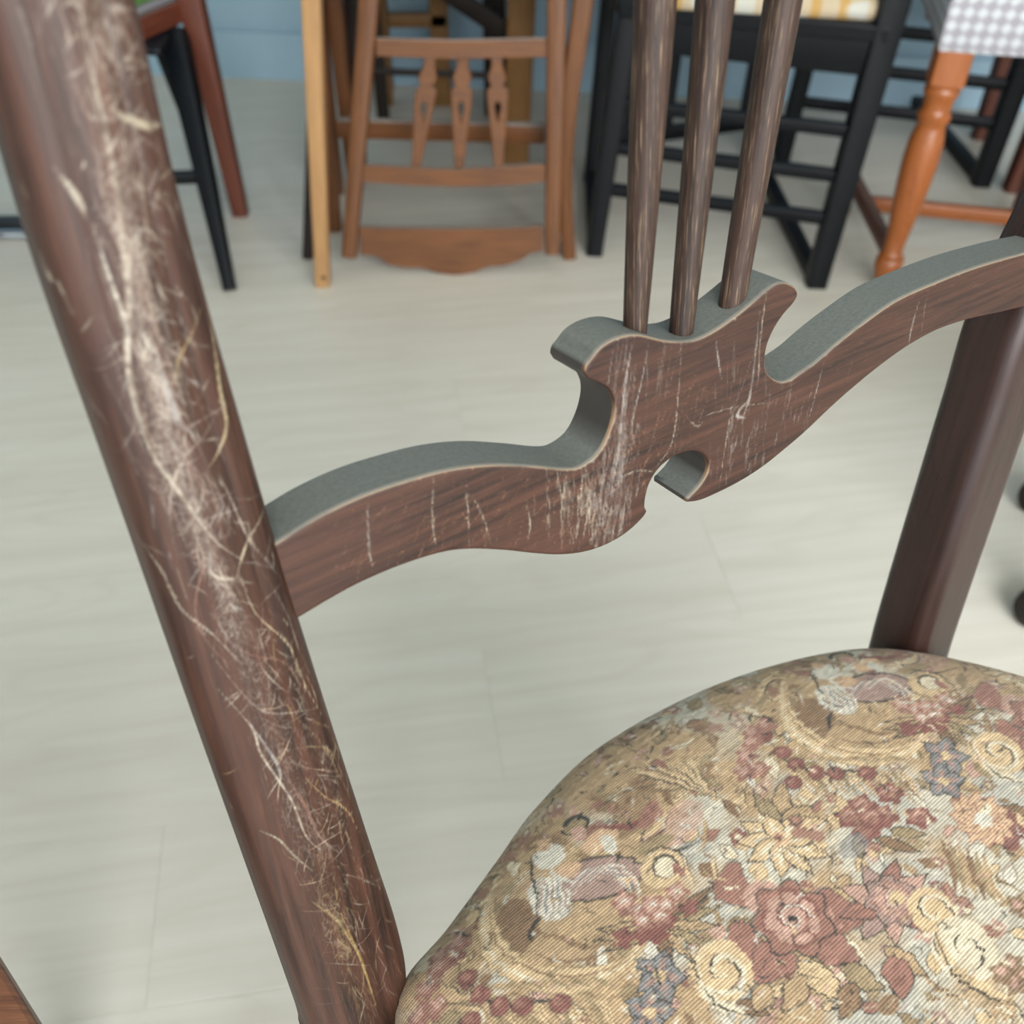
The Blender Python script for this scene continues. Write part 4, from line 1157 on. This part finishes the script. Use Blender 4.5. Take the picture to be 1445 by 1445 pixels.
# --- black armchair on sled runners, checked cushion
def black_chair(label, loc):
    g = thing('black_chair', label, 'chair', loc, 'black chairs on runners')
    fr_, fl_ = atz(1150, 402), atz(838, 357)
    tr_, tl_ = aty(1268, -20, 1.66), aty(893, -20, 1.78)
    rr2, rl2 = atz(1062, 222), Vector((0.165, 2.05, 0))
    off = Vector(loc) - base_black
    S_ = lambda p: Vector(p) + off
    beam_part('leg', M_black, g, S_(fr_), S_(tr_), 0.036, 0.034, 0.005, w1=0.046)
    beam_part('leg', M_black, g, S_(fl_), S_(tl_), 0.030, 0.034, 0.005, w1=0.036)
    beam_part('runner', M_black, g, S_(fr_ + Z * 0.013), S_(rr2 + Z * 0.013), 0.026, 0.026, 0.004, front=(0, 0, 1))
    beam_part('runner', M_black, g, S_(fl_ + Z * 0.013), S_(rl2 + Z * 0.013), 0.026, 0.026, 0.004, front=(0, 0, 1))
    beam_part('leg', M_black, g, S_(rr2), S_(rr2 + Vector((0.03, 0.02, 0.42))), 0.03, 0.03, 0.004)
    beam_part('leg', M_black, g, S_(rl2), S_(rl2 + Vector((0.02, 0.02, 0.42))), 0.03, 0.03, 0.004)
    L_at = lambda z: fl_ + (tl_ - fl_) * (z / tl_.z)
    R_at = lambda z: fr_ + (tr_ - fr_) * (z / tr_.z)
    for z in (0.125, 0.20, 0.275):
        beam_part('stretcher', M_black, g, S_(L_at(z)), S_(R_at(z)), 0.022, 0.018, 0.004)
    a, b_ = L_at(0.40), R_at(0.40)
    beam_part('seat_rail', M_black, g, S_(a), S_(b_), 0.075, 0.026, 0.005)
    mb = MB()
    c4 = [L_at(0.42) + Vector((-.02, -.02, 0)), R_at(0.42) + Vector((.0, -.02, 0)), rr2 + Vector((.05, .05, 0.42)), rl2 + Vector((0, .05, 0.42))]
    ids = [mb.vert(S_(Vector((p.x, p.y, z)))) for z in (0.415, 0.44) for p in c4]
    for f in ((3, 2, 1, 0), (4, 5, 6, 7), (0, 1, 5, 4), (1, 2, 6, 5), (2, 3, 7, 6), (3, 0, 4, 7)): mb.f.append(tuple(ids[i] for i in f))
    mb.build('seat', M_black, g, smooth=False, bevel=0.004)
    for k in range(4):   # upright slats of the back, standing behind the seat
        t = (k + 0.5) / 4
        p = rl2 + (rr2 - rl2) * t + Vector((0.02, 0.03, 0.30))
        beam_part('back_slat', M_black, g, S_(p - Z * 0.22), S_(p + Vector((0.02, 0.0, 0.5))), 0.03, 0.014, 0.003)
    beam_part('back_rail', M_black, g, S_(rl2 + Vector((0, .03, .07))), S_(rr2 + Vector((0.02, .03, .07))), 0.03, 0.02, 0.004)
    beam_part('back_rail', M_black, g, S_(rl2 + Vector((0.02, .11, .80))), S_(rr2 + Vector((0.05, .11, .80))), 0.05, 0.02, 0.004)
    return g, c4
base_black = Vector((0.36, 1.85, 0))
bc, c4 = black_chair('black painted chair on runners carrying a yellow checked cushion', tuple(base_black))
black_chair('black painted chair on runners standing behind the turned orange leg', (0.36 + 0.43, 1.85 + 0.40, 0))

def check_mat():
    m, nt, bs = new_mat('yellow_white_checked_cotton')
    co = N(nt, 'ShaderNodeTexCoord').outputs['Object']
    sp = N(nt, 'ShaderNodeSeparateXYZ'); nt.links.new(co, sp.inputs[0])
    def stripe(s, f):
        w_ = math_n(nt, 'FRACT', math_n(nt, 'MULTIPLY', s, f)); return math_n(nt, 'LESS_THAN', w_, 0.36)
    sx, sy = stripe(sp.outputs[0], 24.0), stripe(sp.outputs[1], 24.0)
    a = math_n(nt, 'MULTIPLY', math_n(nt, 'ADD', sx, sy), 0.5)
    nt.links.new(mixc(nt, a, lin((178, 176, 166)), lin((170, 134, 78))), bs.inputs['Base Color'])
    bs.inputs['Roughness'].default_value = 0.85
    return m
mb = MB()
q0, q1 = aty(940, 12, 1.73), aty(1252, 21, 1.665)
zb = 0.4405
ring = []
corners = [Vector((q0.x - 0.03, q0.y - 0.01, zb)), Vector((q1.x, q1.y - 0.01, zb)), Vector((0.60, 2.08, zb)), Vector((0.20, 2.12, zb))]
cen = sum(corners, Vector()) / 4
prev = None
for (f_, z_) in [(0.97, 0), (1.0, 0.008), (1.0, 0.022), (0.96, 0.032), (0.7, 0.037)]:
    ids = []
    for i in range(4):
        for t in (0.04, 0.35, 0.65, 0.96):
            p = corners[i] + (corners[(i + 1) % 4] - corners[i]) * t
            p = cen + (p - cen) * f_; ids.append(mb.vert((p.x, p.y, zb + z_), (p.x, p.y)))
    if prev:
        for i in range(16): mb.f.append((prev[i], prev[(i + 1) % 16], ids[(i + 1) % 16], ids[i]))
    else: mb.f.append(tuple(reversed(ids)))
    prev = ids
mb.f.append(tuple(prev))
cu = mb.build('seat_cushion', check_mat())
tag(cu, 'thin yellow and white checked cushion on the black chair', 'cushion')

# --- chair with turned orange legs and grey white woven seat
hb = Vector((0.66, 1.63, 0))
hx, hy = Vector((math.cos(R(-10)), math.sin(R(-10)), 0)), Vector((math.sin(R(10)), math.cos(R(10)), 0))
tc = thing('turned_leg_chair', 'chair with glossy orange turned front leg and grey white woven seat', 'chair', tuple(hb))
def turned(foot, top):
    prof_ = [(0, .009), (.02, .012), (.05, .017), (.085, .0225), (.12, .0245), (.150, .0235), (.158, .020), (.163, .0225), (.168, .0195), (.185, .0165), (.25, .0185), (.36, .0235), (.47, .0275), (.58, .0295), (.66, .0285), (.71, .0235), (.73, .0225),
             (.745, .0265), (.765, .0270), (.775, .0235), (.79, .0225), (.83, .0245), (.845, .0280), (.865, .0280), (.875, .0250), (.885, .026)]
    return MB().tube([foot + (top - foot) * t for t, _ in prof_], [r_ * 0.98 for _, r_ in prof_], 28).build('front_leg', M_orange, tc)
hf, ht = atz(1243, 408), aty(1346, 72, 1.645)
hl = turned(hf, ht)
u_ = (ht - hf).normalized()
beam_part('leg_block', M_orange, tc, hf + (ht - hf) * 0.885, ht + u_ * 0.005, 0.054, 0.054, 0.007, front=-hy)
hf2, ht2 = hf + hx * 0.40, ht + hx * 0.40
turned(hf2, ht2)
beam_part('leg_block', M_orange, tc, hf2 + (ht2 - hf2) * 0.885, ht2 + u_ * 0.005, 0.054, 0.054, 0.007, front=-hy)
r1 = atz(1185, 296)
beam_part('rear_leg', M_orange, tc, r1, aty(1250, 20, r1.y + 0.02), 0.034, 0.034, 0.005)
r2 = Vector((0.985, 1.84, 0))
beam_part('rear_leg', M_redbrown, tc, r2, r2 + Vector((0.0, 0.02, 0.41)), 0.034, 0.034, 0.005)
s0, s1 = hf + (ht - hf) * 0.165, r1 + Vector((0.005, 0, 0.075))
beam_part('stretcher', M_redbrown, tc, s0, s1, 0.030, 0.02, 0.004, front=(1, 0, 0))
s2, s3 = hf2 + (ht2 - hf2) * 0.165, r2 + Z * 0.075
beam_part('stretcher', M_redbrown, tc, s2, s3, 0.030, 0.02, 0.004, front=(1, 0, 0))
m0 = s0 + (s1 - s0) * 0.62; m1 = aty(1450, 309, m0.y - 0.055)
beam_part('cross_stretcher', M_orange, tc, m0, m0 + (m1 - m0) * 1.12, 0.026, 0.02, 0.004)
def weave_mat():
    m, nt, bs = new_mat('grey_white_woven_seat_cloth')
    uv = N(nt, 'ShaderNodeTexCoord').outputs['UV']
    mp = N(nt, 'ShaderNodeMapping'); mp.inputs['Rotation'].default_value = (0, 0, R(45)); mp.inputs['Scale'].default_value = (36, 36, 1); nt.links.new(uv, mp.inputs[0])
    sp = N(nt, 'ShaderNodeSeparateXYZ'); nt.links.new(mp.outputs[0], sp.inputs[0])
    fx = math_n(nt, 'SINE', math_n(nt, 'MULTIPLY', sp.outputs[0], 6.283)); fy = math_n(nt, 'SINE', math_n(nt, 'MULTIPLY', sp.outputs[1], 6.283))
    h = math_n(nt, 'MULTIPLY', fx, fy)
    nt.links.new(mixc(nt, maprange(nt, h, -0.2, 0.5), lin((146, 142, 148)), lin((184, 186, 190))), bs.inputs['Base Color'])
    bs.inputs['Roughness'].default_value = 0.9
    bump(nt, h, 0.4, 0.001, bs)
    return m
M_weave = weave_mat()
cn = ht + u_ * 0.006 - hx * 0.030 - hy * 0.030
mb = MB()
# boxed seat pad with rounded edges, uv in metres on each side
W_, DP, HT = 0.47, 0.31, 0.085
lay = [(0.004, 0.0), (0.0, 0.006), (0.0, HT - 0.012), (0.004, HT - 0.004), (0.012, HT), (0.12, HT + 0.010)]
prev = None
for (ins, z_) in lay:
    ids = []; per = 0.0
    base = [cn + hx * ins + hy * ins, cn + hx * (W_ - ins) + hy * ins, cn + hx * (W_ - ins) + hy * (DP - ins), cn + hx * ins + hy * (DP - ins), cn + hx * ins + hy * ins]
    for i, p in enumerate(base):
        if i: per += (base[i] - base[i - 1]).length
        ids.append(mb.vert(p + Z * z_, (per, z_)))
    if prev:
        for i in range(4): mb.f.append((prev[i], prev[i + 1], ids[i + 1], ids[i]))
    else: mb.f.append(tuple(reversed(ids[:4])))
    prev = ids
mb.f.append(tuple(prev[:4]))
tag(mb.build('seat', M_weave, tc), 'grey white woven upholstered seat')
for sx in (0.05, 0.42):
    p = cn + hx * sx + hy * (DP + 0.012)
    beam_part('back_post', M_orange, tc, p + Z * -0.05, p + hy * 0.08 + Z * 0.5, 0.034, 0.03, 0.005)
p = cn + hy * (DP + 0.08)
beam_part('back_rail', M_orange, tc, p + hx * 0.04 + Z * 0.46, p + hx * 0.44 + Z * 0.46, 0.07, 0.022, 0.005)

# --- brown chair at the right border
bcx = thing('brown_chair', 'dark brown chair with one leg showing at the right border behind the turned leg chair', 'chair', (1.2, 2.2, 0))
e1 = atz(1428, 268)
beam_part('leg', M_redbrown, bcx, e1, e1 + Vector((0.02, 0.0, 0.42)), 0.036, 0.036, 0.005, w1=0.044)
for (dx, dy) in ((0.38, 0.0), (0.02, 0.26), (0.38, 0.26)):
    beam_part('leg', M_redbrown, bcx, e1 + Vector((dx, dy, 0)), e1 + Vector((dx, dy, 0.42)), 0.036, 0.036, 0.005)
MB().box((e1.x - 0.005, e1.y - 0.02, 0.42), (e1.x + 0.42, e1.y + 0.29, 0.45)).build('seat', M_redbrown, bcx, smooth=False, bevel=0.005)

# --- low dark footstool with curled feet, right
fs = thing('footstool', 'low dark wooden footstool with curled feet at the right border', 'footstool', (0.9, 0.95, 0))
def curled(foot, out, knee):
    o_ = Vector(out).normalized()
    pts = [foot + Z * 0.028 + o_ * 0.006, foot + Z * 0.022 - o_ * 0.02, foot + Z * 0.045 - o_ * 0.045, foot + Z * 0.10 - o_ * 0.06, foot + Z * 0.18 - o_ * 0.045, foot + Z * 0.26 - o_ * 0.03]
    P_ = [Vector(tuple(x)) for x in catmull([tuple(p) for p in pts], 5)]
    n = len(P_)
    rr3 = [float(np.interp(i / (n - 1), [0, .1, .25, .45, .7, 1], [.016, .027, .023, .016, .02, .026])) for i in range(n)]
    return MB().tube(P_, rr3, 18, front=(0.3, 0.9, 0.2)).build('leg', M_dark, fs)
k1, k2 = atz(1434, 876), atz(1440, 718)
for p in (k1, k2):
    p.x += 0.006
    curled(p, (-1, -0.15, 0), 0); curled(p + Vector((0.42, 0.0, 0)), (1, -0.15, 0), 0)
fy0, fy1 = k1.y, k2.y
MB().box((k1.x + 0.02, fy0 - 0.03, 0.26), (k1.x + 0.47, fy1 + 0.03, 0.31)).build('top', M_dark, fs, smooth=False, bevel=0.008)

# --- red-brown chair with green seat, left background
rcf = atz(340, 302)
rch = thing('green_seat_chair', 'red-brown chair with green upholstered seat in the left background', 'chair', (rcf.x, rcf.y, 0))
rtop = aty(270, 0, rcf.y)
beam_part('leg', M_redbrown, rch, rcf, rtop + (rtop - rcf).normalized() * 0.04, 0.030, 0.030, 0.005, w1=0.044, t1=0.04)
zr = 0.385
e0, e1 = atz(282, 2, zr), atz(208, 34, zr)
ed = (e1 - e0).normalized()
beam_part('apron', M_redbrown, rch, e0, e0 + ed * 0.34, 0.036, 0.022, 0.004, front=Vector((ed.y, -ed.x, 0)))
sd = Vector((-0.93, 0.37, 0)).normalized()
if sd.dot(Vector((ed.y, -ed.x, 0))) > 0: pass
beam_part('apron', M_redbrown, rch, e0, e0 + sd * 0.32, 0.036, 0.022, 0.004, front=Vector((-sd.y, sd.x, 0)))
for p in (e0 + ed * 0.34, e0 + sd * 0.32, e0 + ed * 0.34 + sd * 0.32):
    beam_part('leg', M_redbrown, rch, (p.x, p.y, 0), (p.x, p.y, zr + 0.016), 0.030, 0.030, 0.005, w1=0.04, t1=0.04)
mb = MB(); prev = None
q4 = [e0, e0 + ed * 0.34, e0 + ed * 0.34 + sd * 0.32, e0 + sd * 0.32]
cen = sum(q4, Vector()) / 4
for (f_, z_) in [(1.0, 0.018), (1.03, 0.026), (1.03, 0.03)]:
    ids = [mb.vert(Vector((cen.x, cen.y, zr + z_)) + Vector((p.x - cen.x, p.y - cen.y, 0)) * f_) for p in q4]
    if prev:
        for i in range(4): mb.f.append((prev[i], prev[(i + 1) % 4], ids[(i + 1) % 4], ids[i]))
    else: mb.f.append(tuple(reversed(ids)))
    prev = ids
mb.f.append(tuple(prev)); mb.build('piping', M_piping, rch, smooth=False)
mb = MB(); prev = None
for (f_, z_) in [(0.97, 0.0305), (0.99, 0.045), (0.95, 0.06), (0.7, 0.068)]:
    ids = [mb.vert(Vector((cen.x, cen.y, zr + z_)) + Vector((p.x - cen.x, p.y - cen.y, 0)) * f_) for p in q4]
    if prev:
        for i in range(4): mb.f.append((prev[i], prev[(i + 1) % 4], ids[(i + 1) % 4], ids[i]))
    else: mb.f.append(tuple(reversed(ids)))
    prev = ids
mb.f.append(tuple(prev)); tag(mb.build('seat', M_green, rch), 'green upholstered seat')

# --- black stool tucked beneath it
nf = atz(325, 410)
ns = thing('black_stool', 'black wooden stool with tapered splayed leg tucked by the red-brown chair', 'stool', (nf.x - 0.15, nf.y + 0.15, 0))
nt_ = Vector((-0.590, 1.880, 0.352))
beam_part('leg', M_black, ns, nf, nt_, 0.022, 0.022, 0.006, w1=0.046, t1=0.04)
nf2 = atz(298, 252)
beam_part('leg', M_black, ns, nf2, (nt_.x - 0.03, nt_.y + 0.01, nt_.z), 0.022, 0.022, 0.006, w1=0.036, t1=0.03)
for (dx, dy) in ((-0.30, 0.0), (-0.33, 0.40)):
    beam_part('leg', M_black, ns, nf + Vector((dx, dy, 0)), (nt_.x + dx * 0.75, nt_.y - 0.06 + dy * 0.12, nt_.z), 0.022, 0.022, 0.006, w1=0.04, t1=0.04)
beam_part('stretcher', M_black, ns, nf + (nt_ - nf) * 0.45, nf + Vector((-0.30, 0, 0)) + (Vector((nt_.x - 0.225, nt_.y - 0.06, nt_.z)) - nf - Vector((-0.30, 0, 0))) * 0.45, 0.022, 0.018, 0.004)
MB().box((-0.86, 1.77, 0.350), (-0.585, 1.90, 0.364)).build('seat', M_black, ns, smooth=False, bevel=0.006)

# --- tubular steel chair at the left border
tf = atz(20, 330, 0.012)
sch = thing('tubular_steel_chair', 'black chair on a chromed steel tube frame at the left border', 'chair', (tf.x - 0.2, tf.y - 0.2, 0))
x1_, x0_ = tf.x + 0.022, tf.x - 0.45
ye = tf.y - 0.42
xs_ = tf.x - 0.10
MB().tube([(x0_ - 0.05, tf.y, 0.0105), (tf.x + 0.12, tf.y, 0.0105)], 0.0105, 14, front=(0, 0, 1)).build('foot_tube', M_steel, sch)
for x in (x0_, xs_):
    MB().tube([(x, ye, 0.0105), (x, tf.y, 0.0105)], 0.0105, 14, front=(0, 0, 1)).build('floor_tube', M_steel, sch)
    MB().tube([(x, ye, 0.0105), (x, ye + 0.01, 0.42)], 0.0105, 14, front=(1, 0, 0)).build('upright', M_steel, sch)
    MB().tube([(x, ye + 0.01, 0.42), (x, tf.y - 0.15, 0.425)], 0.0105, 14, front=(0, 0, 1)).build('seat_tube', M_steel, sch)
x1_ = tf.x + 0.116
MB().beam(Vector((x0_, tf.y + 0.026, 0.016)), Vector((x1_ + 0.004, tf.y + 0.026, 0.016)), 0.032, 0.03, 0.006).build('floor_rail', M_blackplastic, sch)
MB().box((x0_ - 0.015, ye, 0.4355), (xs_ + 0.015, tf.y - 0.15, 0.47)).build('seat', M_blackplastic, sch, smooth=False, bevel=0.01)

# --- brown stool whose seat corner enters at the lower left
c0, c1 = atz(0, 1358, SEAT_Z), atz(54, 1445, SEAT_Z)
ed = (c1 - c0).normalized(); en = Vector((ed.y, -ed.x, 0))
if en.x > 0: en = -en
mid_ = (c0 + c1) / 2
stl = thing('brown_stool', 'worn brown wooden stool with chipped edge in the lower left corner', 'stool', tuple((mid_ + en * 0.15) * 1.0))
stl.location.z = 0
mb = MB()
q4 = [mid_ - ed * 0.17, mid_ + ed * 0.17, mid_ + ed * 0.17 + en * 0.3, mid_ - ed * 0.17 + en * 0.3]
ids = [mb.vert(Vector((p.x, p.y, z)), (p.x * 1.2 + z, p.y)) for z in (SEAT_Z - 0.03, SEAT_Z) for p in q4]
for f in ((3, 2, 1, 0), (4, 5, 6, 7), (0, 1, 5, 4), (1, 2, 6, 5), (2, 3, 7, 6), (3, 0, 4, 7)): mb.f.append(tuple(ids[i] for i in f))
mb.build('seat', M_stool, stl, smooth=False, bevel=0.003)
for a_ in (-0.13, 0.13):
    for b_ in (0.04, 0.26):
        p = mid_ + ed * a_ + en * b_
        beam_part('leg', M_stool, stl, (p.x, p.y, 0), (p.x, p.y, SEAT_Z - 0.028), 0.03, 0.03, 0.004, w1=0.036, t1=0.036)

# surfaces that share a wear layer but carry no wear of their own
for o in list(scene.objects):
    if o.type == 'MESH' and o.data.materials and o.data.materials[0] in (M_chair, M_post) and 'mark' not in o.data.color_attributes:
        set_marks(o, np.zeros((len(o.data.vertices), 4)))
